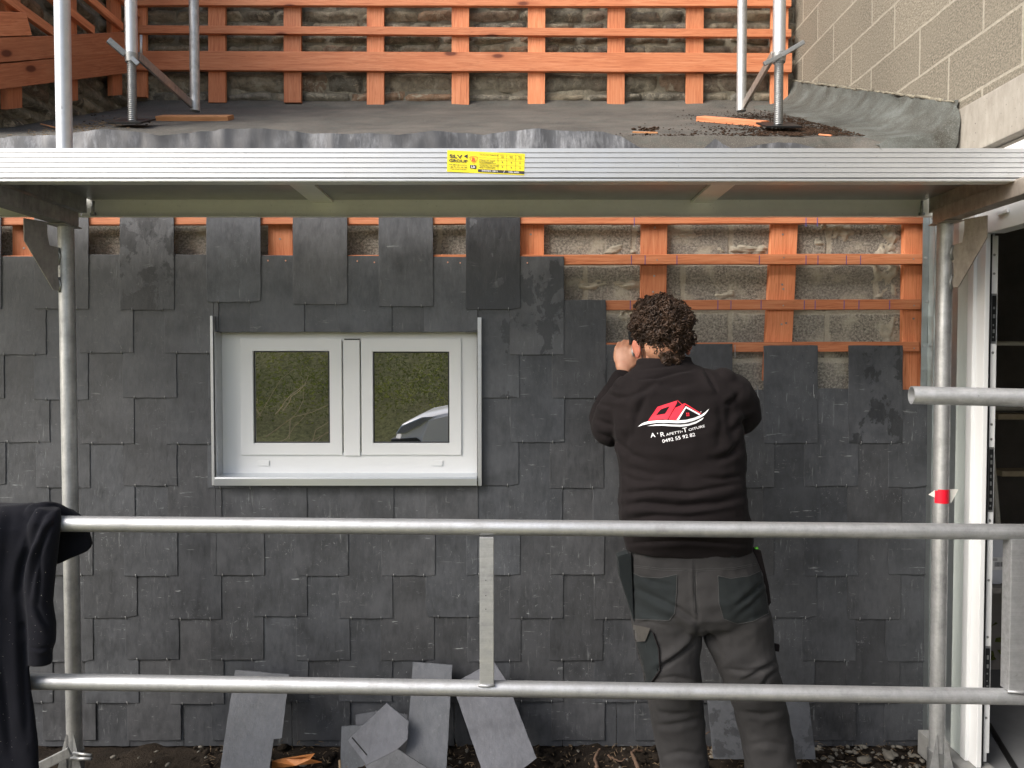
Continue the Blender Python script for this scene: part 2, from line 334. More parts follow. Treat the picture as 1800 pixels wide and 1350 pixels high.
simple('tape_red', (.70, .01, .03), .4, nsc=8, var=.06); simple('tape_white', (.74, .73, .68), .5, nsc=20, var=.06)
simple('logo_red', (.72, .012, .035), .6, nsc=80, var=.08); simple('logo_white', (.78, .78, .80), .6, nsc=80, var=.05)
# --- people stuff
def cloth(name, col, sheen, nsc=500, var=.3):
    t = NT(name, .92, 0, col, .15); v = t.coord(); n1 = t.noise(v, nsc, 3, .7); n2 = t.noise(v, 9, 4, .6)
    t.base(t.mix(t.rng(n2, .35, .65), t.mix(n1, tuple(x * (1 - var) for x in col), tuple(x * (1 + var) for x in col)), tuple(x * 1.2 for x in col)))
    t.b.inputs['Sheen Weight'].default_value = sheen; t.b.inputs['Sheen Roughness'].default_value = .45
    t.bump(t.math('ADD', n1, t.math('MULTIPLY', n2, 1.)), .35, .0015); M[name] = t.m
cloth('sweat_black', (.0085, .0066, .0070), .02); cloth('coat_navy', (.0075, .0080, .0120), .05); cloth('trouser_grey', (.0300, .0292, .0298), .03, 350); cloth('pocket_dark', (.0145, .0175, .0185), .03, 350); cloth('flap_grey', (.052, .049, .045), .08, 250)
simple('lint', (.55, .52, .46), .8); simple('thread', (.045, .045, .045), .8); simple('pen_green', (.12, .55, .03), .4); simple('pencil_orange', (.65, .26, .03), .5)
t = NT('skin', .5, 0, (.5, .26, .17), .4); v = t.coord(); n1 = t.noise(v, 14, 4, .6); n2 = t.noise(v, 180, 3, .6)
t.base(t.ramp(n1, (.35, (.38, .185, .115)), (.65, (.47, .25, .165)))); t.b.inputs['Subsurface Weight'].default_value = .12; t.b.inputs['Subsurface Radius'].default_value = (.012, .004, .002); t.bump(n2, .2, .001); M['skin'] = t.m
t = NT('skin_ear', .5, 0, (.55, .17, .12), .4); t.b.inputs['Subsurface Weight'].default_value = .2; t.b.inputs['Subsurface Radius'].default_value = (.012, .003, .002)
n1 = t.noise(t.coord(), 30, 4, .6); t.base(t.ramp(n1, (.35, (.42, .13, .085)), (.65, (.50, .19, .13)))); M['skin_ear'] = t.m
t = NT('hair', .5, 0, (.02, .012, .008), .3); oi = t.noise(t.coord(), 25, 3, .6); t.base(t.ramp(oi, (.3, (.013, .0075, .005)), (.7, (.060, .034, .021)))); M['hair'] = t.m
simple('boot', (.02, .018, .016), .7); simple('eye_white', (.7, .7, .7), .2)
# ================================================================ SETTING
def board(name, p, q, wid, thk, mat, parent, face=(0, -1, 0), taper=None):
    """Board from p to q (centre line of its front face), built along local X so the grain follows it."""
    p = Vector(p); q = Vector(q); d = q - p; L = d.length; ex = d.normalized(); n = Vector(face).normalized(); n = (n - ex * n.dot(ex)).normalized(); ez = ex.cross(n)
    seg = max(2, int(L / .35)); v = []; f = []; h = wid / 2; ch = .0015
    for i in range(seg + 1):
        x = -L/2 + L * i / seg; j = random.uniform(-.0012, .0012); k = random.uniform(-.0012, .0012)
        o0 = (taper[0] if (taper and i == 0) else 0); o1 = (taper[1] if (taper and i == seg) else 0)
        for (yy, zz) in ((0, -h + ch + j), (0, h - ch + k), (-ch, h + k), (-thk, h + k), (-thk, -h + j), (-ch, -h + j)):
            v.append((x + (o0 * (zz / h) if i == 0 else 0) + (o1 * (zz / h) if i == seg else 0), yy, zz))
    for i in range(seg):
        for k in range(6): k2 = (k + 1) % 6; f.append((i*6+k, i*6+k2, (i+1)*6+k2, (i+1)*6+k))
    f.append(tuple(range(6))[::-1]); f.append(tuple(seg*6 + k for k in range(6)))
    b = MB(); b.v = v; b.f = f; o = b.build(name, M[mat])
    # local axes: X = ex, Y = n (out of the wall), Z = ez
    R = Matrix((ex, n, ez)).transposed().to_4x4(); o.matrix_basis = Matrix.Translation((p + q) / 2) @ R
    if parent is not None:
        o.parent = parent; o.matrix_parent_inverse = pinv(parent)
    return o
# ---- ground
def ground_h(x, y):
    b = 0.0
    if y < -5.0: b = min(2.1, (-5.0 - y) * .5)
    b += max(0, x - 1.2) * -.0
    return b
V = []; Fc = []; xs = list(np.linspace(-60, -6, 10)) + list(np.linspace(-5, 6, 45)) + list(np.linspace(7, 60, 10)); ys = list(np.linspace(-60, -14, 8)) + list(np.linspace(-13, 3.2, 60)) + list(np.linspace(5, 60, 6))
for y in ys:
    for x in xs:
        z = ground_h(x, y) + (fbm((x, y, 0), .5) * .25 if y < -5 else 0) - (0.0 if y < 3.2 else .02)
        V.append((x, y, z - .06))
nx = len(xs); Fc = [(j*nx+i, j*nx+i+1, (j+1)*nx+i+1, (j+1)*nx+i) for j in range(len(ys)-1) for i in range(nx-1)]
g = np_obj('ground', V, Fc, M['grass_ground']); tag(g, kind='structure')
V = []; nxx, nyy = 150, 44
for j in range(nyy):
    for i in range(nxx):
        x = -3.2 + 4.9 * i / (nxx-1); y = 1.7 + 1.4 * j / (nyy-1)
        e = min(1, min(i, nxx-1-i, j) / 4)
        V.append((x, y, -.030 + e * (max(0, fbm((x, y, 3), 5, 5)) * .035 + fbm((x, y, 9), 24, 3) * .008)))
Fc = [(j*nxx+i, j*nxx+i+1, (j+1)*nxx+i+1, (j+1)*nxx+i) for j in range(nyy-1) for i in range(nxx-1)]
tag(np_obj('dirt_strip', V, Fc, M['soil']), kind='structure')
# pebbles and litter at the wall foot
def lump(b, c, r, sq=(1, 1, 1), seed=0):
    ico = ICO; rs = np.random.RandomState(seed); off = rs.rand(3) * 50; q = Matrix.Rotation(rs.rand() * 6.28, 3, 'Z') @ Matrix.Rotation(rs.rand() * 1.0 - .5, 3, 'X')
    v = []
    for p in ico[0]:
        k = 1 + .55 * mnoise.noise(Vector(p) * 1.5 + Vector(off)); v.append(Vector(c) + q @ Vector((p[0]*r*sq[0]*k, p[1]*r*sq[1]*k, p[2]*r*sq[2]*k)))
    b.add(v, ico[1])
import bmesh
_b = bmesh.new(); bmesh.ops.create_icosphere(_b, subdivisions=2, radius=1); ICO = ([tuple(v.co) for v in _b.verts], [tuple(v.index for v in f.verts) for f in _b.faces]); _b.free()
_b = bmesh.new(); bmesh.ops.create_icosphere(_b, subdivisions=1, radius=1); ICO1 = ([tuple(v.co) for v in _b.verts], [tuple(v.index for v in f.verts) for f in _b.faces]); _b.free()
b = MB()
for i in range(420):
    x = random.uniform(.9, 1.62) if i < 260 else random.uniform(-1.6, 1.6); y = random.uniform(2.45, 2.97); r = random.uniform(.004, .012) if i % 9 else random.uniform(.014, .024)
    lump(b, (x, y, -.012 + r * .3), r, (1.35, .8, .5), i)
tag(b.build('gravel', M['pebble'], smooth=True), 'pale gravel scattered on the soil at the foot of the slates', 'gravel', kind='stuff')
b = MB()
for i in range(1500):
    x = random.uniform(-1.2, 1.62); y = random.uniform(2.4, 2.97); a = random.uniform(0, 6.28); L = random.uniform(.006, .028); z = -.005 + random.random() * .02
    p = Vector((x, y, z)); d = Vector((math.cos(a), math.sin(a), random.uniform(-.3, .5))) * L
    b.tube([p, p + d * .5 + Vector((random.uniform(-1, 1), random.uniform(-1, 1), random.uniform(0, 1))) * L * .2, p + d], random.uniform(.0004, .0011), 4)
tag(b.build('plant_litter', M['straw']), 'dry straw, twigs and fine roots littering the soil', 'plant litter', kind='stuff')
b = MB()
for i in range(700):
    x = random.uniform(-1.3, 1.62); y = random.uniform(2.4, 2.98); lump(b, (x, y, -.016), random.uniform(.006, .022), (1, 1, .6), i + 999)
tag(b.build('soil_clods', M['soil'], smooth=True), 'dark crumbly soil clods along the foot of the wall', 'soil', kind='stuff')
def root(pts, r, label):
    P = [atY(a, bb, yy) for a, bb, yy in pts]; bb = MB()
    Q = []; n = len(P)
    for i in range(n-1):
        for k in range(5): Q.append(P[i].lerp(P[i+1], k/5) + Vector((random.uniform(-1,1), random.uniform(-1,1), random.uniform(-1,1))) * .0022)
    Q.append(P[-1]); bb.tube(Q, [r * (1.1 - .6 * i / len(Q)) * random.uniform(.85, 1.15) for i in range(len(Q))], 8)
    tag(bb.build('root', M['root'], smooth=True), label, 'root', 'torn roots at the foot of the slates')
root([(1050,1352,2.80),(1046,1333,2.85),(1050,1322,2.88),(1054,1316,2.9)], .007, 'crooked upright root stub with a pale broken end, left of the two thick ones')
root([(1122,1352,2.78),(1116,1335,2.82),(1110,1325,2.86),(1116,1319,2.88),(1130,1320,2.9)], .0075, 'hooked reddish root beside the worker, thicker than the stub to its left')
root([(1068,1327,2.85),(1080,1335,2.84),(1092,1338,2.83),(1100,1333,2.84)], .004, 'thin curved root lying between the two thick root stubs')
root([(1228,1310,2.84),(1240,1290,2.88),(1252,1284,2.90),(1256,1300,2.9)], .0022, 'wiry root loop behind the worker between his legs')
root([(1232,1300,2.85),(1244,1312,2.87),(1258,1330,2.86)], .0028, 'thin brown root trailing to the ground between the worker legs')
# dead leaf
b = MB(); b2 = []
def leafpoly(pts, Y, t=.002, curl=.02):
    P = [atY(a, bb, Y + curl * math.sin(i * 2.1)) for i, (a, bb) in enumerate(pts)]; return P
b.prism(leafpoly([(478,1338),(500,1333),(522,1332),(540,1330),(553,1325),(545,1335),(566,1340),(545,1343),(520,1346),(500,1349),(478,1350)], 2.72), (0, .003, 0))
tag(b.build('dead_leaf', M['dead_leaf']), 'curled orange dead leaf on the ground right of the leaning slate', 'leaf')

# ---- lower house wall (grey concrete blocks) with a hole for the window
WY = 3.056
wl, wr = atY(386, 700, WY).x, atY(839, 700, WY).x; wt, wb = atY(600, 580, WY).z, atY(600, 838, WY).z
hw = empty('house_wall', (-.4, WY, 0), 'low house front of rough grey concrete blocks behind slates and battens', 'wall')
b = MB()
x0, x1, z0, z1 = -2.9, 1.70, -.02, CAMZ + .90
b.box((x0, WY, z0), (wl, WY+.2, z1)); b.box((wr, WY, z0), (x1, WY+.2, z1)); b.box((wl, WY, wt), (wr, WY+.2, z1)); b.box((wl, WY, z0), (wr, WY+.2, wb))
b.build('block_masonry', M['block_grey'], hw)
b = MB()     # mortar smears on the blocks
for (px, py, rx, rz) in ((1215,410,45,7),(1080,440,50,8),(1300,440,60,8),(1470,410,30,20),(1560,470,28,40),(1075,500,60,7),(1445,400,12,8),(1560,590,20,30),(1290,520,50,8),(1100,560,14,16),(1560,420,16,26)):
    c = atY(px, py, WY); v_ = []; ng = 26
    for jj in range(ng+1):
        for ii in range(ng+1):
            a_, c_ = ii/ng*2-1, jj/ng*2-1; h_ = (1 - a_*a_) * (1 - c_*c_) * .012 + .016 * fbm((c.x + a_*rx/430, 0, c.z + c_*rz/430), 26, 4) - .0085
            v_.append((c.x + a_*rx/330, WY - h_, c.z + c_*rz/330))
    b.add(v_, [(jj*(ng+1)+ii, jj*(ng+1)+ii+1, (jj+1)*(ng+1)+ii+1, (jj+1)*(ng+1)+ii) for jj in range(ng) for ii in range(ng)])
simple('mortar_pale', (.40, .37, .30), .95, nsc=60, var=.45, bump=.8); b.build('mortar_smear', M['mortar_pale'], hw, smooth=True)
# ---- rubble stone walls above the roof
def stones(name, org, eu, en, U, V0, V1, label, seed):
    """wall plane: org + u*eu + z; en = outward normal"""
    rs = random.Random(seed); org = Vector(org); eu = Vector(eu); en = Vector(en)
    root_ = empty(name, org, label, 'wall'); b = MB()
    pl = MB(); n = int(U / .04); m = int((V1 - V0) / .04); vv = []
    for j in range(m+1):
        for i in range(n+1):
            p = org + eu * (U*i/n) + Vector((0, 0, V0 + (V1-V0)*j/m)); vv.append(p + en * (-.010 + .016 * fbm(p, 9, 3)))
    pl.add(vv, [(j*(n+1)+i, j*(n+1)+i+1, (j+1)*(n+1)+i+1, (j+1)*(n+1)+i) for j in range(m) for i in range(n)])
    pl.build('mortar_bed', M['mortar'], root_, smooth=True)
    tones = []; z = V0
    while z < V1:
        h = rs.uniform(.055, .12); u = -rs.uniform(0, .2)
        while u < U:
            L = rs.uniform(.11, .40) * (1.2 if h > .1 else 1); hh = h * rs.uniform(.86, 1.0); tone = rs.random()
            gi, gj = max(4, int(L/.03)), max(3, int(hh/.025)); v = []; off = Vector((rs.random()*90, rs.random()*90, rs.random()*90))
            sk = [rs.uniform(-.018, .018) for _ in range(4)]; pro = rs.uniform(.006, .026)
            ok = []
            for j in range(gj+1):
                for i in range(gi+1):
                    a = i/gi; c = j/gj
                    uu = u + .003 + a*(L-.006) + (sk[0]*(1-a)+sk[1]*a)*(c-.5); zz = z + .002 + c*(hh-.004) + (sk[2]*(1-c)+sk[3]*c)*(a-.5)*.8
                    e = min(1, 3.2*min(a, 1-a)*L/hh*.6, 3.0*min(c, 1-c)); e = max(0, e)**.5
                    nn = mnoise.noise(Vector((uu*9, zz*14, 0)) + off)
                    d = -.012 + e*(.014 + pro) + nn*.012*e
                    uu += mnoise.noise(Vector((uu*14, zz*14, 3)) + off)*.012; zz += mnoise.noise(Vector((uu*14, zz*14, 7)) + off)*.010
                    uu = min(max(uu, 0), U); v.append(org + eu*uu + Vector((0, 0, zz)) + en*d)
            b.add(v, [(j*(gi+1)+i, j*(gi+1)+i+1, (j+1)*(gi+1)+i+1, (j+1)*(gi+1)+i) for j in range(gj) for i in range(gi)])
            tones += [tone] * ((gi+1)*(gj+1)); u += L
        z += h
    me = bpy.data.meshes.new('rubble_stonework'); me.from_pydata([tuple(p) for p in b.v], [], b.f); me.update()
    at = me.attributes.new('tone', 'FLOAT', 'POINT'); at.data.foreach_set('value', tones)
    o = link('rubble_stonework', me, root_, M['stone'], True)
    return root_
SY = 4.52; LX = -2.29
stones('stone_wall', (LX - .02, SY, 0), (1, 0, 0), (0, -1, 0), 4.05, 2.7, 4.5, 'old rubble stone wall behind the upper orange battens', 3)
stones('stone_wall', (LX, 4.52, 0), (0, -1, 0), (1, 0, 0), 1.50, 2.2, 4.5, 'rubble stone side wall at the upper left, receding behind the sloping boards', 5)
# ---- right-hand buff block wall, beam
RX = 1.705
b = MB(); zb = CAMZ + .965
b.prism([(RX, 4.6, 1.9), (RX, 4.6, 6.0), (RX, -1.2, 6.0), (RX, -1.2, zb), (RX, 2.83, zb), (RX, 3.02, zb), (RX, 3.02, 1.9)], (.2, 0, 0))
tag(b.build('block_wall', M['block_buff']), 'tall buff concrete block wall with pale joints rising at the right', 'wall')
b = MB(); b.box((RX - .012, -1.2, CAMZ + .775), (RX + .2, 2.86, zb - .003)); b.box((RX + .03, -1.2, CAMZ + .60), (RX + .2, 2.80, CAMZ + .772))
tag(b.build('concrete_beam', M['beam_concrete'], bevel=.006), 'weathered pale concrete lintel beam under the buff block wall', 'beam')
# side building envelope
b = MB()
b.box((RX + .06, 2.78, 0), (RX + .10, 3.30, CAMZ + .77)); b.box((RX + .06, 3.3, 0), (RX + .2, 6.2, 3.4)); b.box((RX+.06, 6.2, 0), (5.2, 6.4, 3.4)); b.box((5.0, -1.2, 0), (5.2, 6.2, 3.4)); b.box((RX + .2, -1.2, 2.9), (5.0, 6.2, 3.1)); b.box((RX, -1.2, 0), (RX + .2, .70, CAMZ + .77)); b.box((RX + .2, -1.2, 0), (5.0, -1.0, 2.9))
tag(b.build('garage_interior', M['room_dark']), 'dark unlit garage interior seen through the open doorway', 'room')
b = MB(); b.box((RX + .02, -1.0, -.02), (5.0, 6.2, .055)); tag(b.build('garage_floor', M['room_floor']), kind='structure')
b = MB(); b.beam(atZ(1737, 1272, .06), atZ(1785, 1352, .06), .02, .008); b.v = [(x, y, max(z, .056)) for x, y, z in b.v]
tag(b.build('floor_track', M['dark_gap']), 'thin dark track line crossing the concrete floor at the doorway', 'floor track')
b = MB(); b.box((1.635, .2, -.02), (RX + .018, 2.94, .075)); b.prism([(RX+.02,2.94,.057),(RX+.02,2.94,.078),(RX+.35,2.5,.078),(RX+.35,.2,.078),(RX+.02,.2,.078)], (0,0,.001))
b = MB(); b.box((1.635, .2, -.02), (RX + .30, 2.62, .075)); b.box((1.635, 2.62, -.02), (RX+.056, 2.94, .0752))
tag(b.build('doorstep', M['step_concrete'], bevel=.004), 'grey concrete doorstep under the white door frame', 'doorstep')
# ---- flat roof over the low house
rf = empty('lean_to_roof', (-.3, 3.05, roofz(3.05)), 'shallow grey felt lean-to roof between the slates and the stone wall', 'roof')
V = []; n, m = 160, 50
for j in range(m+1):
    for i in range(n+1):
        x = LX + (RX - LX) * i / n; y0_ = 3.0 - (.14 if x > 1.40 else 0); y = y0_ + (SY - y0_) * max(0, j-1) / (m-1); z = roofz(y) + .006 * fbm((x, y, 0), 3, 4)
        z += .035 * max(0, (y - 4.35) / .17) ** 2
        V.append((x, y, z))
for i in range(n+1): V[i] = (V[i][0], V[i][1] - .002, CAMZ + .74)
np_obj('roof_felt', V, [(j*(n+1)+i, j*(n+1)+i+1, (j+1)*(n+1)+i+1, (j+1)*(n+1)+i) for j in range(m) for i in range(n)], M['roof_felt'], rf)
b = MB(); b.box((LX, 3.01, CAMZ + .72), (RX - .01, WY, CAMZ + .86)); b.build('fascia_board', M['wood_red'], rf)
# felt upstand on the right wall
V = []; prof = [(-.30, -.012), (-.27, .006), (-.16, .016), (-.09, .035), (-.045, .075), (-.022, .115), (-.016, .150)]
ny = 160; K_ = len(prof)
for j in range(ny+1):
    y = 2.84 + (4.5 - 2.84) * j / ny
    for k, (dx, dz) in enumerate(prof):
        q = (fbm((k * .2, y, 5), 5, 4) * .020 + .012 * max(0, 1 - abs(((y * 2.2 + .25 * k / K_) % 1) - .5) * 14)) * (0 if k == 0 else 1); V.append((RX + dx + q - .004, y, roofz(y) + dz + q * (.4 if k < 5 else .7)))
K = len(prof); up = np_obj('felt_upstand', V, [(j*K+k, j*K+k+1, (j+1)*K+k+1, (j+1)*K+k) for j in range(ny) for k in range(K-1)], M['felt_green'], rf)
V = []                                      # felt folded down at the corner
for j in range(4):
    for k, (dx, dz) in enumerate(prof):
        V.append((RX + dx - .006 + .006 * math.sin(j * 1.3 + k), 2.84 - .01 * j - .012 * math.sin(j), roofz(2.84) + dz - .045 * j + .012 * math.sin(k + j)))
np_obj('felt_fold', V, [(j*K+k, j*K+k+1, (j+1)*K+k+1, (j+1)*K+k) for j in range(3) for k in range(K-1)], M['felt_green'], rf)
b = MB(); y = 2.86
while y < 4.5:
    L = random.uniform(.03, .12); q = MB(); y2 = min(4.5, y + L)
    b.tube([(RX - .012, yy, roofz(yy) + .152 + random.uniform(-.003, .003)) for yy in np.linspace(y, y2, 4)], random.uniform(.004, .008), 6); y = y2 + random.uniform(-.01, .01)
b.build('mortar_fillet', M['mortar'], rf, smooth=True)
# lead flashing at the front edge
top = [(-220,246),(-60,244),(0,242),(60,237),(105,236),(190,228),(250,232),(280,239),(330,233),(400,226),(470,226),(540,233),(600,236),(650,233),(700,237),(760,231),(800,232),(850,236),(900,230),(950,228),(1000,230),(1060,231),(1090,240),(1125,259),(1180,266),(1235,262),(1258,243),(1285,261),(1320,258),(1350,251),(1400,250),(1440,262),(1520,264),(1560,251),(1600,247),(1650,256),(1672,262)]
V = []; n = 260; rows = 7
for i in range(n+1):
    px = -220 + (1672+220) * i / n; py = np.interp(px, [a for a, _ in top], [c for _, c in top]); T = atY(px, py, 2.985)
    for j in range(rows):
        k = j / (rows-1); z = T.z * (1-k) + (CAMZ + .70) * k
        V.append((T.x, 2.985 - .012 * k + (1-k) * .022 * fbm((T.x, 0, 3), 4, 3) + .011 * fbm((T.x * 1.6, k * .4, 0), 9, 4), z))
np_obj('lead_flashing', V, [(i*rows+j, i*rows+j+1, (i+1)*rows+j+1, (i+1)*rows+j) for i in range(n) for j in range(rows-1)], M['lead'], rf)
# moss on the roof
b = MB()
def mosspatch(px0, px1, py0, py1, n, s0, s1, f=lambda a, c: 1):
    for i in range(n):
        px = random.gauss((px0+px1)/2, (px1-px0)/4); py = random.gauss((py0+py1)/2, (py1-py0)/3.6); p = atRoof(px, py, .004)
        if not (3.02 < p.y < 4.45 and p.x < 1.66): continue
        if fbm(p, 9, 3) < -.10 and random.random() < .75: continue
        r = random.uniform(s0, s1); q = random.random() * 6
        v = [p + Vector((a[0]*r*1.5, a[1]*r*1.3, a[2]*r*.5)) + Vector((random.uniform(-1,1), random.uniform(-1,1), random.uniform(-.3,.6))) * r * .5 for a in ICO1[0]]
        b.add(v, ICO1[1])
mosspatch(1110, 1250, 236, 262, 3000, .0008, .0034); mosspatch(1280, 1600, 204, 268, 17000, .0008, .0042); mosspatch(1230, 1450, 198, 215, 1600, .0008, .0030); mosspatch(1120, 1160, 223, 233, 40, .003, .008); mosspatch(100, 260, 200, 236, 60, .002, .005)
tag(b.build('moss', M['moss']), 'dark brown moss and rotted leaf crumbs lying on the roof felt', 'moss', kind='stuff')
b = MB()
for i in range(260):
    px = random.gauss(165, 55); py = 222 - (px - 165) * .10 + random.gauss(0, 5); p = atRoof(px, py, .003); a = random.random() * 6.3; L = random.uniform(.004, .022)
    b.tube([p, p + Vector((math.cos(a)*L, math.sin(a)*L, .002 + .426 * math.sin(a) * L))], random.uniform(.0008, .002), 4)
tag(b.build('sawdust', M['straw']), 'pale wood chips and straw scattered on the felt behind the left jack', 'wood chips', kind='stuff')
def chip(px0, py0, px1, py1, w_, t_, mat, name, label, cat, off=.006):
    p = atRoof(px0, py0, off); q = atRoof(px1, py1, off)
    o = board(name, p, q, w_, t_, mat, None, (0, -.39, .92)); return tag(o, label, cat)
chip(1112, 231, 1156, 232, .012, .006, 'wood_scrap', 'wood_sliver', 'thin pale wood sliver lying on the felt near the moss', 'wood scrap', .012)
chip(72, 217, 100, 224, .008, .004, 'wood_scrap', 'wood_sliver', 'thin pale splinter on the felt beside the left tall scaffold post', 'wood scrap', .012)
chip(1440, 235, 1462, 237, .010, .005, 'wood_orange', 'wood_sliver', 'small orange wood chip in the moss right of the jack plate', 'wood scrap', .016)
chip(280, 203, 405, 203, .09, .022, 'wood_scrap', 'wood_block', 'short sawn board laid on the felt under the left thin scaffold tube', 'wood block', .024)
chip(1232, 204, 1345, 213, .07, .022, 'wood_orange', 'wood_block', 'orange offcut board lying askew under the right thin scaffold tube', 'wood block', .024)

# ================================================================ BATTENS
up = empty('batten_frame', (-.3, 4.46, 2.9), 'orange softwood batten grid fixed to the stone wall above the roof', 'batten frame')
def hb(parent, pts, y0, wid, thk, mat, name='batten'):       # horizontal board from pixel pair (px,py centre)
    (a, c), (d, e) = pts; board(name, atY(a, c, y0), atY(d, e, y0), wid, thk, mat, parent)
YC, YB = 4.462, 4.436
for (a, bt) in ((243,170),(382,180),(515,180),(661,184),(810,184),(944,186),(1084,188),(1222,188),(1371,183)):
    p = atY(a - 1, bt, YC); q = Vector((atY(a, 0, YC).x, YC, 4.3)); board('counter_batten', p, q, .103, .024, 'wood_orange', up)
for (a, c, d, e, wd) in ((228, 3, 1391, 5, .040), (228, 51, 1391, 58, .046), (226, 106, 1392, 110, .112), (228, -45, 1391, -45, .046), (228, -94, 1391, -94, .046)):
    hb(up, ((a, c), (d, e)), YB, wd, .025, 'wood_orange')
sd_ = empty('batten_frame', (-2.25, 3.8, 2.9), 'reddish boards sloping along the left side wall above the roof', 'batten frame')
XC, XB = LX + .062, LX + .088
for px in (35, 135, 214):
    Y = -XC * F / (900 - px); zz = roofz(Y) + .085
    board('counter_batten', (XC, Y, zz), (XC, Y, 4.3), .105, .028, 'wood_red', sd_, (1, 0, 0), taper=(.022, 0))
def sl(px, py, X): return atX(px, py, X)
p0, p1 = atX(-60, 139, XB), atX(226, 110, XB); board('sloping_board', p0, p1, .108, .026, 'wood_red', sd_, (1, 0, 0))
p0, p1 = atX(-60, 94, XB), atX(226, 74, XB); board('sloping_board', p0, p1, .102, .026, 'wood_red', sd_, (1, 0, 0))
p0, p1 = atX(-60, 42, XB + .004), atX(51, 42, XB + .004); board('sloping_board', p0, p1, .095, .026, 'wood_orange', sd_, (1, 0, 0))
for (px, py, pe) in ((60, 30, 105), (150, 40, 176), (195, 28, 226)):
    c = atX(px, py, XB); Ye = -XB * F / (900 - pe); board('batten', (XB, 3.0, c.z), (XB, Ye, c.z), .042, .026, 'wood_orange', sd_, (1, 0, 0))
board('batten', (XB, 3.0, c.z + .16), (XB, 4.44, c.z + .16), .042, .026, 'wood_orange', sd_, (1, 0, 0))
lo = empty('batten_frame', (.6, 3.04, 1.8), 'orange softwood battens waiting for slates on the grey block wall', 'batten frame')
YC, YB = 3.029, 3.0015
for (a, bt, w_) in ((42, 455, .095), (268, 500, .10), (493, 470, .10), (713, 500, .10), (935, 560, .098), (1150, 600, .106), (1377, 610, .108), (1605, 690, .078)):
    sh = {1150: 5, 1377: 22, 1605: 10, 935: 2}.get(a, 0)
    p = atY(a - sh * .5 + (2 if a == 1605 else 0), bt + 60, YC); q = atY(a + sh * .25, 340, YC); board('counter_batten', p, q, w_, .025, 'wood_orange', lo)
for (a, c, d, e) in ((-120, 389, 1622, 386), (-120, 458, 1622, 455), (400, 538, 1618, 535), (880, 612, 1616, 609), (1000, 702, 1590, 700)):
    hb(lo, ((a, c), (d, e)), YB,   .040 if c > 400 else .030, .025, 'wood_orange')
# pencil marks and nail heads
simple('pencil_blue', (.10, .08, .32), .7)
for py, xs_ in ((390, (1115, 1417, 1437)), (457, (1110, 1134, 1190, 1417, 1438, 1488, 1513, 1335)), (536, (1108, 1262, 1285, 1338, 1414, 1433, 1484, 1510, 1564))):
    for x in xs_:
        p = atY(x, py - 8, YB - .0008); q = atY(x, py + 8, YB - .0008); b = MB(); b.box((p.x - .0014, YB - .0006, q.z), (p.x + .0014, YB + .0004, p.z)); b.build('pencil_mark', M['pencil_blue'], lo)
b = MB()
for (x, y) in ((933,412),(1151,400),(1150,485),(1148,513),(1376,412),(1375,500),(1377,508),(1374,570),(1382,568),(492,420),(42,436),(1606,560)):
    p = atY(x, y, YC - .0012); MB().tube([p, p + Vector((0, .001, 0))], .0042, 10).build('screw_head', M['steel_dark'], lo)
b = MB()
for (x, y) in ((1155,457),(1378,453),(1377,537),(1607,537),(1607,612),(1606,455),(935,458)):
    p = atY(x, y, YB - .0012); MB().tube([p, p + Vector((0, .001, 0))], .0030, 10).build('nail_head', M['steel_dark'], lo)

# ================================================================ SLATES
SW, SH, ST = .219, .397, .0035
SLOPE = .0195
sc = empty('slate_cladding', (-.3, 2.98, .9), 'dark grey hung slates covering the house front in stepped courses', 'slate cladding')
wx0, wx1 = atY(377, 700, 2.99).x, atY(840, 700, 2.99).x; wz0, wz1 = atY(600, 845, 2.99).z, atY(600, 584, 2.99).z
def rect_minus(x0, x1, z0, z1):
    if x1 <= wx0 or x0 >= wx1 or z1 <= wz0 or z0 >= wz1: return [(x0, x1, z0, z1)]
    R = []
    if x0 < wx0: R.append((x0, wx0, z0, z1))
    if x1 > wx1: R.append((wx1, x1, z0, z1))
    a, c = max(x0, wx0), min(x1, wx1)
    if z1 > wz1 + .01: R.append((a, c, wz1, z1))
    if z0 < wz0 - .01: R.append((a, c, z0, wz0))
    return [r for r in R if r[1]-r[0] > .006 and r[3]-r[2] > .006]
def slate_mesh(rects, cx, zt, seed):
    b = MB(); rs = random.Random(seed)
    for (x0, x1, z0, z1) in rects:
        # outline with slightly rough dressed edges
        pts = []; chp = [rs.uniform(.004, .015) if rs.random() < .16 else .0012 for _ in range(4)]
        def edge(p, q, amp):
            n = max(2, int((Vector(q) - Vector(p)).length / .028))
            for i in range(n):
                k = i / n; pts.append((p[0]*(1-k)+q[0]*k + rs.uniform(-amp, amp), p[1]*(1-k)+q[1]*k + rs.uniform(-amp, amp)))
        c = .0012
        edge((x0 + chp[0], z0), (x1 - chp[1], z0), .0013); edge((x1, z0 + chp[1] * .7), (x1, z1 - c), .0009); edge((x1 - c, z1), (x0 + c, z1), .0009); edge((x0, z1 - c), (x0, z0 + chp[0] * .8), .0009)
        n = len(pts); v = []; mx, mz = (x0+x1)/2, (z0+z1)/2
        yo = lambda z: -(zt - z) * SLOPE
        for (x, z) in pts: v.append((x - cx, yo(z), z - zt))
        for (x, z) in pts: v.append((x - cx, yo(z) - ST + .0012, z - zt))
        for (x, z) in pts: v.append((x - cx + (.0014 if x < mx else -.0014), yo(z) - ST, z - zt + (.0014 if z < mz else -.0014)))
        f = [tuple(range(n))[::-1], tuple(range(2*n, 3*n))]
        for i in range(n):
            j = (i+1) % n; f.append((i, j, n+j, n+i)); f.append((n+i, n+j, 2*n+j, 2*n+i))
        b.add(v, f)
    return b
hk = MB()
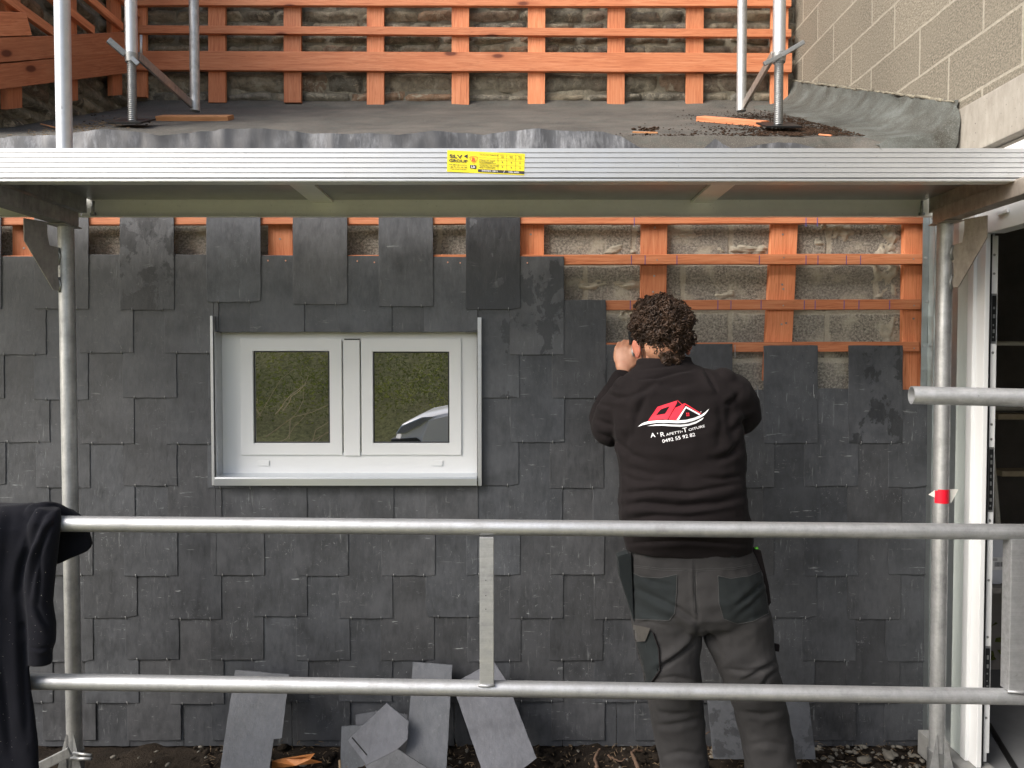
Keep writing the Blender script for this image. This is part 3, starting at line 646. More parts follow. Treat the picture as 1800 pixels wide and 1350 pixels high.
hk.tube([(0, -.0005, .024), (0, -.0012, .002), (0, -.004, -.0045), (0, -.0075, -.001), (0, -.0078, .009)], .0012, 6)
hook_me = None
course_bottom = [543, 623, 701, 779, 856, 934, 1011, 1087, 1162, 1236, 1312]
cand = []
rl = random.Random(11)
for ci, yb in enumerate(course_bottom):
    for k in range(-3, 12):
        kk = k if ci % 2 == 0 else k - .5
        base = 213 + (151.5 * kk if kk < 4 else 151.5 * 4 + 149.3 * (kk - 4)) - (ci % 2) * 0
        if ci % 2 == 1: base += 2.5
        dy = rl.uniform(-2.5, 2.5) if ci else {0: 2, 1: -12, 2: -8, 3: -4, 4: 1}.get(k, 0)
        pxl = base + rl.uniform(-2, 2)
        # where the slating has got to so far
        lim = {0: 900, 1: 960, 2: 1040}.get(ci, 1640)
        if pxl > lim - 20: continue
        P = atY(900 + (pxl - 900), 640, 2.99); x0 = P.x; x1 = x0 + SW
        zb_ = atY(700, yb + dy, 2.985).z; zt = zb_ + SH
        if zt > CAMZ + .86: zt = CAMZ + .86
        xr = atY(1634, 640, 2.99).x
        if ci == 3 and x1 > xr: continue
        if x0 > xr - .02: continue
        x1 = min(x1, xr)
        if zb_ < .005: zb_ = .005
        R = rect_minus(x0, x1, zb_, zt)
        if not R: continue
        area = sum((r[1]-r[0])*(r[3]-r[2]) for r in R)
        vis = area * (1 if -30 < base < 1560 else .2) * (.9 if (yb > 1100) else 1) * (.5 if (base < 0 and yb > 850) else 1) * (.7 if (1090 < base < 1240 and yb > 700) else 1)
        cand.append((vis, ci, k, R, (x0, x1, zb_, zt), base))
order = sorted(range(len(cand)), key=lambda i: -cand[i][0])
part_ids = set(order[:100])
wetmap = {(0, 0): .62, (0, 4): .97, (1, 5): .60, (2, 5): .45, (3, 8): .35, (3, 9): .55, (2, 4): .5, (0, -1): .1, (3, 5): .2, (3, 7): .3}
rest = MB()
for i, (vis, ci, k, R, (x0, x1, z0, z1), base) in enumerate(cand):
    cx = (x0+x1)/2; b = slate_mesh(R, cx, z1, i)
    # columns two apart share a plane; each lower course sits behind the one above by the lean
    Y = 2.9985
    if i in part_ids:
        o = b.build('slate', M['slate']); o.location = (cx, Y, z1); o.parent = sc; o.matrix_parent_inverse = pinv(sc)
        o.rotation_euler = (0, rl.uniform(-.004, .004), 0)
        low = min(1, max(0, (ci - 1) / 6)); rgt = min(1, max(0, (base - 700) / 800))  # tone drops lower down and rightward: partly shading put into colour, partly darker slates
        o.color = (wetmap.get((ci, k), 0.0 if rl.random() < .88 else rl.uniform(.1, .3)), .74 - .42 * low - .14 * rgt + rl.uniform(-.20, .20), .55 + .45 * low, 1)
        ys_ = -(SH * SLOPE) - ST
        for hx in (x0 + .050, x0 + .172):
            if hx > x1 - .01 or (z0 < wz1 and z0 > wz0 and wx0 - .02 < hx < wx1 + .02): continue
            if z0 < .03: continue
            if hook_me is None:
                h = hk.build('slate_hook', M['cast_metal'], smooth=True); hook_me = h.data
            else: h = link('slate_hook', hook_me)
            h.location = (hx, Y - (z1 - z0) * SLOPE + .001, z0 + .0); h.parent = o; h.matrix_parent_inverse = pinv(o)
    else:
        rest.add([(x + cx, y + Y, z + z1) for x, y, z in b.v], b.f)
zl = .30; xL, xR_ = -2.9, atY(1634, 640, 2.99).x                                       # starter course closing the foot of the wall
n = int((xR_ - xL) / .222)
for i in range(n + 1):
    a = xL + i * .222; c = min(a + .2208, xR_)
    if c - a > .02: rest.add([(x, y + .9985*0 + 3.0035, z) for x, y, z in slate_mesh([(a, c, -.022, zl)], 0, 0, i + 500).v] if False else [(x + (a+c)/2, y + 3.0035, z + zl) for x, y, z in slate_mesh([(a, c, -.022, zl)], (a+c)/2, zl, i+500).v], slate_mesh([(a, c, -.022, zl)], (a+c)/2, zl, i+500).f)
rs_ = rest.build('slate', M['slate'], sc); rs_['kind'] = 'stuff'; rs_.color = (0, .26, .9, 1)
b = MB()
for (x, y) in ((471,458),(502,458),(628,459),(658,461),(787,461),(809,462),(927,462)):
    p = atY(x, y, 2.9925); b.tube([p, p + Vector((0, .006, 0))], .0032, 8)
simple('copper', (.75, .40, .28), .4, .6); b.build('copper_nail', M['copper'], sc)
b = MB()    # hooks left standing on the bare battens
for (x, y) in ((1292, 606),):
    p = atY(x, y, 2.998); b.tube([p, p + Vector((0, -.002, -.045)), p + Vector((0, -.008, -.052)), p + Vector((0, -.010, -.04))], .0016, 6)
for (x, y) in ((1332, 678), (1430, 676), (1110, 612)):
    p = atY(x, y, 2.990); b.tube([p, p + Vector((0, -.002, -.045)), p + Vector((0, -.008, -.052)), p + Vector((0, -.010, -.04))], .0013, 6)
b.build('spare_hook', M['cast_metal'], sc)

# ================================================================ WINDOW
wd = empty('window', ((wx0+wx1)/2, 3.05, wz0), 'white double casement window set in the slates', 'window')
FY = 3.040
def rbox(b, px0, py0, px1, py1, y0, y1):
    a = atY(px0, py0, y0); c = atY(px1, py1, y0); b.box((a.x, y0, c.z), (c.x, y1, a.z)); return a, c
def ring(b, o, i, y0, y1):     # frame from outer and inner px rects
    a, c = atY(o[0], o[1], y0), atY(o[2], o[3], y0); d, e = atY(i[0], i[1], y0), atY(i[2], i[3], y0)
    O = [(a.x, a.z), (c.x, a.z), (c.x, c.z), (a.x, c.z)]; I = [(d.x, d.z), (e.x, d.z), (e.x, e.z), (d.x, e.z)]
    v = [(x, y0, z) for x, z in O] + [(x, y0, z) for x, z in I] + [(x, y1, z) for x, z in O] + [(x, y1, z) for x, z in I]; f = []
    for k in range(4):
        j = (k+1) % 4; f += [(k, j, 4+j, 4+k), (8+k, 8+j, 12+j, 12+k), (k, j, 8+j, 8+k), (4+k, 4+j, 12+j, 12+k)]
    b.add(v, f)
b = MB(); ring(b, (386, 574, 839, 836), (428, 600, 806, 796), FY + .004, FY + .06); b.build('window_frame', M['upvc'], wd, bevel=.002)
b = MB(); rbox(b, 603, 597, 633, 801, FY - .006, FY + .05); b.build('mullion', M['upvc'], wd, bevel=.0025)
b = MB(); rbox(b, 605, 595.3, 632, 597.5, FY - .008, FY + .0); b.build('mullion_cap', M['gasket'], wd)
for (o, i) in (((422, 595, 601.5, 800), (444, 617, 580, 779)), ((634.5, 595, 811, 800), (655, 618, 790, 779))):
    b = MB(); ring(b, o, i, FY - .004, FY + .05); s_ = b.build('casement', M['upvc'], wd, bevel=.003)
    b = MB(); i2 = (i[0] + 2.2, i[1] + 2.2, i[2] - 2.2, i[3] - 2.2); ring(b, i, i2, FY + .008, FY + .020); b.build('gasket', M['gasket'], s_)
    b = MB(); rbox(b, *i, FY + .014, FY + .018); b.build('glass_pane', M['glass_pane'], s_)
for px in (463, 768):
    b = MB(); rbox(b, px - 10, 810, px + 10, 819, FY - .0005, FY + .006); b.build('drain_cap', M['upvc'], wd, bevel=.002)
b = MB(); rbox(b, 369, 555, 377, 853, 2.965, 3.0); rbox(b, 377.3, 582, 380, 853, 2.972, 3.06); b.build('side_trim', M['deck_metal'], wd, bevel=.001)
b = MB(); rbox(b, 839.5, 558, 846.5, 854, 2.965, 3.0); b.build('side_trim', M['deck_metal'], wd, bevel=.001)
b = MB(); a = atY(377, 840, 3.04); xr_ = atY(839, 840, 2.99).x; xl_ = atY(379, 840, 2.965).x
zt_, zf = atY(600, 831, 3.05).z, atY(600, 839, 2.955).z; zbm = atY(600, 853.5, 2.955).z
b.prism([(xl_, 3.055, zt_), (xl_, 2.957, zf), (xl_, 2.953, zf - .006), (xl_, 2.953, zbm), (xl_, 2.956, zbm), (xl_, 2.956, zf - .006), (xl_, 2.962, zf - .004), (xl_, 3.055, zt_ - .004)], (xr_ - xl_, 0, 0))
simple('bright_zinc', (.66, .69, .72), .28, .75, nsc=5, var=.06); b.build('zinc_sill', M['bright_zinc'], wd)
b = MB(); b.box((atY(377.5, 600, 2.985).x, 2.985, zt_), (wl + .002, 3.05, wt)); b.build('zinc_reveal', M['zinc_sheet'], wd)

# ================================================================ RIGHT CORNER: flashing + door frame
fl = empty('corner_flashing', (1.68, 3.0, 0), 'galvanised sheet flashing down the right end of the slates', 'flashing')
a = atY(1624, 400, 2.996).x + .018
b = MB()
n = 40; V = []
for j in range(n+1):
    z = .02 + (CAMZ + .62 - .02) * j / n
    for k, (x, y) in enumerate(((a - .02, 2.9995), (a + .035, 2.9985), (RX - .022, 2.998), (RX - .020, 2.962), (RX - .012, 2.962), (RX - .011, 2.998), (RX - .003, 2.998), (RX - .003, 2.80))):
        V.append((x, y + .0012 * math.sin(j * 1.7 + k), z))
np_obj('flashing_sheet', V, [(j*8+k, j*8+k+1, (j+1)*8+k+1, (j+1)*8+k) for j in range(n) for k in range(7)], M['zinc_sheet'], fl, smooth=False)
b = MB()
for (x, y) in ((1628, 453), (1630, 530), (1625, 608)):
    p = atY(x, y, 2.995); b.tube([p, p + Vector((0, .003, 0))], .005, 12)
b.build('rivet', M['deck_metal'], fl, smooth=False)
df = empty('door_frame', (1.70, 2.7, .08), 'white plastic door frame at the right edge with black seal and lock plates', 'door frame')
zt_op = CAMZ + .463
b = MB(); b.box((RX - .022, 2.735, .078), (RX - .004, 2.80, CAMZ + .765)); b.build('edge_trim', M['upvc_trim'], df, bevel=.002)
b = MB(); b.box((RX - .026, 2.700, .078), (RX + .05, 2.733, CAMZ + .74)); b.box((RX - .014, 2.652, .078), (RX + .003, 2.700, CAMZ + .74)); b.build('jamb', M['upvc'], df, bevel=.002)
b = MB(); b.box((RX - .014, .72, zt_op), (RX + .05, 2.650, CAMZ + .74)); b.build('head', M['upvc'], df, bevel=.002)
b = MB(); p = atX(1762, 377, RX - .016); b.box((RX - .024, p.y - .035, p.z), (RX - .015, p.y + .02, p.z + .012)); b.build('drain_cap', M['upvc'], df, bevel=.002)
b = MB(); b.box((RX + .004, 2.664, .08), (RX + .0175, 2.74, zt_op)); b.build('rubber_seal', M['gasket'], df)
b = MB(); x0, x1 = RX + .018, RX + .046; b.box((x0, 2.675, .12), (x1, 2.74, zt_op - .004)); b.box((x0, 2.68, .085), (x1 - .006, 2.74, .118)); le = b.build('door_edge', M['upvc'], df, bevel=.002)
for (ya, yb_) in ((516, 604), (786, 900), (1136, 1216)):
    zt2, zb2 = atY(1745, ya, 2.672).z, atY(1745, yb_, 2.672).z
    b = MB(); b.box((x0 + .004, 2.6725, zb2), (x0 + .024, 2.676, zt2)); lp = b.build('lock_plate', M['cast_metal'], le, bevel=.001)
    b = MB(); b.box((x0 + .007, 2.6705, zb2 + .008), (x0 + .021, 2.6728, zt2 - .008)); lk = b.build('lock_recess', M['black_steel'], le)
    b = MB(); z = zb2 + .02
    while z < zt2 - .03:
        b.box((x0 + .010, 2.669, z), (x0 + .010 + random.uniform(.003, .008), 2.6708, z + random.uniform(.004, .016))); z += random.uniform(.018, .036)
    b.build('lock_bolt', M['cast_metal'], le)
b = MB()
for py in (448, 481, 620, 746, 772, 915, 1020, 1120, 1262):
    p = atY(1750, py, 2.674); b.tube([(x0 + .014, 2.6735, p.z), (x0 + .014, 2.6755, p.z)], .0045, 12)
b.build('screw_cap', M['cast_metal'], le)
# things in the garage
lad = empty('step_ladder', (2.75, 4.05, .055), 'folding metal step ladder standing in the dark garage', 'ladder')
def hoop(x0, x1, z0, z1, y0, y1, r, name):
    b = MB(); P = []
    for k in range(13):
        a = math.pi * k / 12; rx = .05
        P.append((( x0 + rx - rx * math.cos(a) if k <= 6 else x1 - rx - rx * math.cos(a)), y1, z1 - rx + rx * math.sin(a)))
    P = [(x0, y0, z0)] + P + [(x1, y0, z0)]; b.tube(P, r, 10); return b.build(name, M['ladder_metal'], lad, smooth=True)
hoop(2.58, 2.98, .055, 1.66, 3.8, 4.05, .013, 'front_hoop'); hoop(2.60, 3.02, .055, 1.30, 4.5, 4.10, .012, 'rear_hoop')
for i, (z, y) in enumerate(((.35, 3.86), (.65, 3.91), (.95, 3.96), (1.25, 4.0))):
    b = MB(); b.box((2.595, y - .06, z), (2.965, y + .06, z + .03)); b.build('tread', M['ladder_tread'], lad, bevel=.005)
bx = empty('storage_tub', (2.16, 3.2, .50), 'white plastic tub with a barcode label inside the doorway', 'tub')
p = atY(1760, 985, 3.2); b = MB()
P = [atY(px, py, 3.16) for px, py in ((1734, 948), (1786, 948), (1782, 1000), (1768, 1022), (1758, 1027), (1734, 1027))]; b.prism(P, (0, .25, 0)); b.build('tub_body', M['white_plastic'], bx, bevel=.004)
b = MB(); a_, c_ = atY(1743, 980, 3.158), atY(1774, 1002, 3.158); b.box((a_.x, 3.1575, c_.z), (c_.x, 3.1595, a_.z)); lb_ = b.build('label_sheet', M['ink_white'], bx)
b = MB()
for i in range(9):
    x = atY(1749 + i * 1.5, 990, 3.157).x; b.box((x, 3.1565, atY(0, 996, 3.157).z), (x + random.choice((.0012, .0022)), 3.1574, atY(0, 988, 3.157).z))
for py in (983, 985): p = atY(1745, py, 3.157); b.box((p.x, 3.1565, p.z), (p.x + .02, 3.1574, p.z + .0016))
b.build('barcode', M['ink'], lb_)
sh_ = empty('crate_stand', (2.2, 3.3, .056), 'dark open-fronted crate under the white tub', 'crate'); zz_ = atY(1760, 1028, 3.16).z
b = MB(); x0_, x1_ = 2.00, 2.45
for (p_, q_) in (((x0_, 3.12, zz_ - .025), (x1_, 3.6, zz_ - .001)), ((x0_, 3.12, .056), (x0_ + .02, 3.6, zz_ - .026)), ((x1_ - .02, 3.12, .056), (x1_, 3.6, zz_ - .026)), ((x0_ + .02, 3.57, .056), (x1_ - .02, 3.6, zz_ - .026))): b.box(p_, q_)
b.build('crate_panels', M['room_dark'], sh_)
b = MB()
for i in range(60):
    p = Vector((2.45 + random.uniform(-.12, .12), 3.6 + random.uniform(-.1, .1), .12 + random.random() * .16)); d = Vector((random.uniform(-1, 1), random.uniform(-1, 1), random.uniform(-.3, .8))).normalized() * .06; s2 = d.orthogonal().normalized() * .018
    b.add([p, p + d * .5 + s2, p + d, p + d * .5 - s2], [(0, 1, 2, 3)])
b.tube([(2.45, 3.6, .056), (2.45, 3.6, .25)], .01, 8)
tag(b.build('weed', M['leafage']), 'small green weed just inside the garage floor', 'plant')
# ================================================================ SCAFFOLD
def frame(side):
    L = side < 0
    A, B_ = (atY(113.5, 385, 2.66), atY(133, 1300, 2.66)) if L else (atY(1659, 400, 2.66), atY(1648.5, 1320, 2.66))
    x = (A.x + B_.x) / 2; r = .0262
    fr = empty('scaffold_support', (x, 2.66, 0), 'aluminium scaffold frame with tall post at the left, running above the deck' if L else 'aluminium scaffold frame at the right whose post carries the red and white tape', 'scaffold frame', 'scaffold frames carrying the deck')
    ztr = atY(100, 396, 2.66).z if L else atY(1700, 391, 2.66).z
    b = MB(); b.tube([(x, 2.66, .10), (x, 2.66, ztr + .01)], r, 32); b.build('post', M['tube_metal'], fr, smooth=False, auto=True)
    if L:
        b = MB(); b.tube([(x, 2.66, ztr + .13), (x, 2.66, 4.6)], r, 32); b.build('post', M['deck_metal'], fr, auto=True)
    b = MB(); b.tube([(x + side * .0, 2.12, .10), (x, 2.12, ztr + .01)], r, 24); b.build('post', M['tube_metal'], fr, auto=True)
    m = M['steel_dark'] if L else M['steel_brown']
    b = MB(); b.box((x - .030, 2.02, ztr), (x + .030, 2.69, ztr + .052)); b.build('transom', m, fr, bevel=.005)
    b = MB()
    b.box((x - .038, 2.60, ztr - .006), (x + .034, 2.70, ztr - .001)); b.build('cap_plate', m, fr, bevel=.002)
    # gusset plate: welded at two places on the post, pointing out and forward under the transom
    s = side; gz = ztr
    P = [(0.145, 0), (.145, -.075), (.05, -.235), (.026, -.235), (.022, -.205), (.034, -.195), (.034, -.150), (.022, -.140), (.022, -.085), (.062, -.080), (.068, -.040), (.068, 0)]
    ang = math.radians(62)                        # plate turned towards the camera
    ux, uy = s * math.cos(ang) * 1.0, -math.sin(ang)
    poly = [(x + ux * a, 2.66 + uy * a, gz + c) for a, c in P]
    b = MB(); b.prism(poly, (.005 * math.sin(ang), .005 * s * math.cos(ang), 0)); b.build('gusset', M['steel_dark'] if L else M['steel_brown'], fr)
    for c in (-.112, -.215):
        b = MB(); k = .026; b.tube([(x + ux*k - .001, 2.66 + uy*k, gz + c + .022), (x + ux*k, 2.66 + uy*k - .003, gz + c + .026), (x + ux*k + .006*s*-1, 2.66 + uy*k - .002, gz + c), (x + ux*k, 2.66 + uy*k - .003, gz + c - .026)], .005, 8)
        b.build('weld', M['cast_metal'], fr, smooth=True)
    # foot: collar, prongs, brace bar
    b = MB(); b.tube([(x, 2.66, .055), (x, 2.66, .14)], .031, 24); b.build('foot_collar', M['cast_metal'], fr, auto=True)
    b = MB()
    for dx in (-.026, .026):
        b.prism([(x + dx - .016, 2.625, .09), (x + dx + .016, 2.625, .09), (x + dx + .012*(1 if dx > 0 else -1) * -1 + .0, 2.632, .21)], (0, .004, 0))
    b.build('prong', M['tube_metal'], fr)
    b = MB(); b.box((x - .075, 2.585, .02), (x + .075, 2.735, .028)); b.tube([(x, 2.66, .028), (x, 2.66, .06)], .018, 16); b.build('base_plate', M['black_steel'], fr)
    if L:
        b = MB(); b.beam((x + .02, 2.60, .165), (x - .20, 2.58, .06), .012, .034); b.build('brace', M['tube_metal'], fr, bevel=.003)
        b = MB(); b.tube([(x + .02, 2.62, .150), (x + .095, 2.60, .153)], .005, 10); b.tube([(x + .01, 2.62, .130), (x + .095, 2.60, .140)], .0065, 10); b.build('locking_pin', M['tube_metal'], fr, smooth=True)
    return x, ztr
xl, ztl = frame(-1); xr2, ztr_ = frame(1)
# deck
DZ0 = atY(900, 317.5, 2.25).z; DY0, DY1 = 2.25, 2.815
PZ = DZ0 + .066
def deck(x0, x1, label, dz=0.0, full=True):
    dk = empty('scaffold_deck', ((x0+x1)/2, (DY0+DY1)/2, DZ0), label, 'scaffold deck', 'aluminium scaffold decks')
    z0 = DZ0 + dz; h = atY(900, 260, DY0).z - DZ0
    # front beam: ribbed extrusion
    b = MB(); P = [(DY0 + .020, z0), (DY0, z0), (DY0, z0 + .0055), (DY0 + .012, z0 + .0075)]
    nr = 6; zz = z0 + .0085; pitch = (h - .0085) / nr
    for i in range(nr):
        P += [(DY0 + .0035, zz + .0005), (DY0, zz + .0018), (DY0, zz + pitch - .0016), (DY0 + .0035, zz + pitch)]; zz += pitch
    P += [(DY0 + .020, z0 + h), (DY0 + .020, z0 + .05), (DY0+.0185, z0+.05), (DY0+.0185, z0 + .002)]
    P = [(y, z) for y, z in P][:-2] + [(DY0 + .020, z0 + .05)]
    b.prism([(x0, y, z) for y, z in P], (x1 - x0, 0, 0)); b.build('front_beam', M['deck_metal'], dk)
    b = MB(); b.box((x0, DY0 + .002, z0 - .0016), (x1, DY0 + .045, z0 - .0003)); b.build('front_lip', M['deck_dark'], dk)
    b = MB(); b.box((x0, DY1 - .003, z0), (x1, DY1, z0 + h)); b.box((x0, DY1 - .022, z0), (x1, DY1 - .0032, z0 + .002)); b.build('back_beam', M['beam_inner'], dk)
    b = MB(); b.box((x0 + .03, DY0 + .021, PZ), (x1 - .03, DY1 - .004, PZ + .01)); b.build('deck_panel', M['panel_under'], dk)
    b = MB(); b.box((x0 + .03, DY0 + .021, PZ + .0105), (x1 - .03, DY1 - .004, PZ + .015)); b.build('walking_surface', M['deck_metal'], dk)
    w_ = x1 - x0
    for fx in (.27, .715):
        xx = x0 + w_ * fx; b = MB(); b.box((xx, DY0 + .021, PZ - .012), (xx + .082, DY1 - .0035, PZ - .001)); b.build('cross_member', M['deck_dark'], dk, bevel=.002)
    for xx in (x0, x1 - .032):
        b = MB(); b.box((xx + .001, DY0 + .022, z0 + .012), (xx + .031, DY1 - .0235, PZ + .02)); b.build('end_member', M['steel_dark'] if xx == x0 else M['steel_brown'], dk, bevel=.002)
    for xx in (x0 + .045, x1 - .05):
        b = MB(); b.tube([(xx, DY1 - .010, z0 + .012), (xx + .002, DY1 - .009, z0 + .06)], .0055, 8); b.tube([(xx-.008, DY1 - .010, z0 + .010), (xx+.010, DY1 - .009, z0 + .012)], .006, 8); b.build('weld', M['cast_metal'], dk, smooth=True)
    return dk, h
dk, DH = deck(xl - .03, xr2 + .045, 'long aluminium deck above the worker, with the yellow sticker on its ribbed front')
deck(xl - 2.0, xl - .035, 'neighbouring aluminium deck cut off at the left, behind the left post')
# text helper
def text_arrays(s, h, width=None, bold=0.0):
    c = bpy.data.curves.new('t', 'FONT'); c.offset = bold; c.body = s; c.size = 1; c.resolution_u = 3
    o = bpy.data.objects.new('t', c); COL.objects.link(o); dg = bpy.context.evaluated_depsgraph_get(); dg.update()
    me = bpy.data.meshes.new_from_object(o.evaluated_get(dg)); V = np.array([v.co[:2] for v in me.vertices]); Fs = [tuple(p.vertices) for p in me.polygons]
    bpy.data.objects.remove(o); bpy.data.curves.remove(c); bpy.data.meshes.remove(me)
    V = V - V.min(0); sz = V.max(0); k = h / sz[1]; kx = (width / sz[0]) if width else k
    return V * np.array([kx, k]), Fs
# sticker, coordinates in the 1800x741 zoom of the photograph (10.59 px per px)
st_ = MB()
SYY = DY0 - .0010
def sp(u, v, d=0.0): return atY(770 + u / 10.588, 250 + v / 10.588, SYY - d)
st_.add([sp(172, 148), sp(1618, 215), sp(1600, 615), sp(165, 548)], [(0, 1, 2, 3)]); so = st_.build('sticker', M['sticker_yellow'], dk)
ib = MB(); rb = MB(); wb = MB()
def sk(u, v):   # sticker frame with its slight clockwise tilt
    return (u, v + (u - 172) * .0463)
def put(b, s, u, v, h, w_, d=.0016):
    A, Fs = text_arrays(s, h, w_, .028); k = len(b.v)
    b.add([sp(*sk(u + a, v + h - c), d) for a, c in A], Fs)
def bar(b, u0, v0, u1, v1, d=.0012): b.add([sp(*sk(u0, v0), d), sp(*sk(u1, v0), d), sp(*sk(u1, v1), d), sp(*sk(u0, v1), d)], [(0, 1, 2, 3)])
put(ib, 'SLV', 210, 222, 66, 245); put(ib, 'GROUP', 205, 308, 56, 345)
ib.add([sp(*sk(475, 245), .0014), sp(*sk(548, 205), .0014), sp(*sk(548, 285), .0014)], [(0, 1, 2)])
put(ib, '+32 71 311 41 90', 205, 440, 26, 330); put(ib, 'info@slvgroup.be', 205, 400, 20, 330); put(ib, 'www.slvgroup.be', 205, 482, 20, 325)
for (p, q) in (((590, 258), (662, 240)), ((662, 240), (732, 252)), ((732, 252), (725, 300)), ((725, 300), (662, 372)), ((662, 372), (600, 305)), ((600, 305), (590, 258))):
    a_, c_ = np.array(p, float), np.array(q, float); t_ = c_ - a_; nn_ = np.array([-t_[1], t_[0]]) / np.linalg.norm(t_) * 4
    rb.add([sp(*sk(*(a_ + nn_)), .0014), sp(*sk(*(c_ + nn_)), .0014), sp(*sk(*(c_ - nn_)), .0014), sp(*sk(*(a_ - nn_)), .0014)], [(0, 1, 2, 3)])
put(rb, 'B', 632, 262, 72, 58)
bar(ib, 595, 402, 710, 468); put(wb, 'Lb', 618, 412, 44, 72, .0022)
bar(ib, 742, 474, 1600, 524); put(wb, 'DIN EN 12811', 820, 486, 28, 290, .0022); put(wb, 'DIN 4420', 1315, 486, 28, 190, .0022); put(wb, '/', 1215, 480, 42, 26, .0022)
for v in (180, 255, 290, 378): bar(ib, 760, v, 1600, v + 3)
for u in (1112, 1275, 1438): bar(ib, u, 180, u + 4, 470)
for (u, v, s) in ((768, 195, 'Verdeelde belasting'), (768, 300, 'Class of load'), (768, 325, 'Lastklasse'), (768, 348, 'Belastingsklasse'), (768, 388, 'Feldlange, bay length'), (768, 412, 'Travee maximum'), (768, 436, 'Max veldlengte')): put(ib, s, u, v, 17, 150 + 13 * len(s) * .8)
for u in (1150, 1315, 1478):
    put(ib, '3', u + 35, 308, 34, 20); put(ib, '3', u + 35, 398, 34, 20); put(ib, 'kN', u + 12, 198, 16, 60); put(ib, 'm2', u + 18, 225, 16, 55)
ib.build('lettering', M['ink'], so); rb.build('badge', M['ink_red'], so); wb.build('lettering', M['ink_white'], so)
# guardrails
gr = empty('guardrail', (0, 2.24, 0), 'galvanised double guardrail with flat uprights crossing in front of the worker', 'guardrail')
GY = 2.24; rr = .0242
u0, u1 = atY(103, 920.5, GY), atY(1850, 935.5, GY); l0, l1 = atY(50, 1197.5, GY), atY(1850, 1225.5, GY)
b = MB(); b.pipe(u0, u1, rr); b.build('rail', M['rail_metal'], gr, auto=True)
b = MB(); b.pipe(l0, l1, rr); b.build('rail', M['rail_metal'], gr, auto=True)
for (xa, xb, ya, yb_) in ((843, 868, 944, 1203), (1776, 1812, 948, 1214)):
    a_, c_ = atY(xa, ya, GY - .016), atY(xb, yb_, GY - .016); b = MB(); b.box((a_.x, GY - .022, c_.z), (c_.x, GY + .018, a_.z)); b.build('upright', M['rail_metal'], gr, bevel=.002)
    b = MB(); b.tube([(a_.x - .004, GY - .022, c_.z), ((a_.x+c_.x)/2, GY - .0245, c_.z - .002), (c_.x + .004, GY - .022, c_.z)], .004, 8); b.build('weld', M['rail_metal'], gr, smooth=True)
b = MB()
for (x, y) in ((1020-166, 1020), (854, 1047), (854, 1071)):
    p = atY(x, y, GY - .0222); b.tube([p, p + Vector((0, .001, 0))], .0016, 8)
b.build('vent_hole', M['dark_gap'], gr)
g2 = empty('guardrail', (1.6, 2.1, 1.5), 'short galvanised rail tube with open end entering from the right edge', 'guardrail')
b = MB(); b.pipe(atY(1602, 694.5, 2.08), atY(1990, 704, 2.00), .0255); b.build('rail', M['rail_metal'], g2, auto=True)
g3 = empty('guardrail', (-1.7, 2.27, 0), 'guardrail tubes at the left edge holding up the dark coat', 'guardrail')
b = MB(); b.pipe((-2.4, 2.285, u0.z - .03), (-1.42, 2.285, u0.z - .012), .024); b.build('rail', M['rail_metal'], g3, auto=True)
b = MB(); b.pipe((-2.4, 2.285, l0.z - .02), (-1.60, 2.285, l0.z - .01), .024); b.build('rail', M['rail_metal'], g3, auto=True)
b = MB(); b.box((-1.68, 2.27, l0.z), (-1.64, 2.30, u0.z - .03)); b.build('upright', M['rail_metal'], g3)
# tape round the right post
tp = empty('warning_tape', (xr2, 2.66, atY(1655, 872, 2.66).z), 'red and white tape scrap wrapped round the right scaffold post', 'tape')
b = MB(); zt1, zt0 = atY(1655, 860.5, 2.64).z, atY(1655, 885, 2.64).z; n = 16; v = []; rT = .0272
for k in range(n+1):
    a_ = math.radians(196 + 150 * k / n); v += [(xr2 + rT * math.cos(a_), 2.66 + rT * math.sin(a_), zt0), (xr2 + rT * math.cos(a_), 2.66 + rT * math.sin(a_), zt1 - (.006 if k < 3 else 0))]
b.add(v, [(2*k, 2*k+2, 2*k+3, 2*k+1) for k in range(n)]); b.build('red_band', M['tape_red'], tp, smooth=True)
b = MB(); xL_, xR2 = atY(1632, 870, 2.655).x, atY(1685, 862, 2.655).x; zm = (zt0 + zt1) / 2
b.prism([(xr2 - .0255, 2.652, zt1 - .004), (xL_, 2.655, zm + .004), (xr2 - .0265, 2.652, zm - .006)], (0, .001, 0))
b.prism([(xr2 + .026, 2.652, zt1), (xR2, 2.656, zt1 - .002), (xr2 + .034, 2.652, zt0 + .0), (xr2 + .027, 2.652, zt0)], (0, .001, 0)); b.build('white_tail', M['tape_white'], tp)
b = MB(); b.add([(xr2 + .0288*math.cos(a), 2.66 + .0288*math.sin(a), z) for a, z in ((math.radians(322), zt0 - .0005), (math.radians(350), zt0 - .0005), (math.radians(350), zt1), (math.radians(338), zt1 - .002))], [(0,1,2,3)]); b.build('white_patch', M['tape_white'], tp)
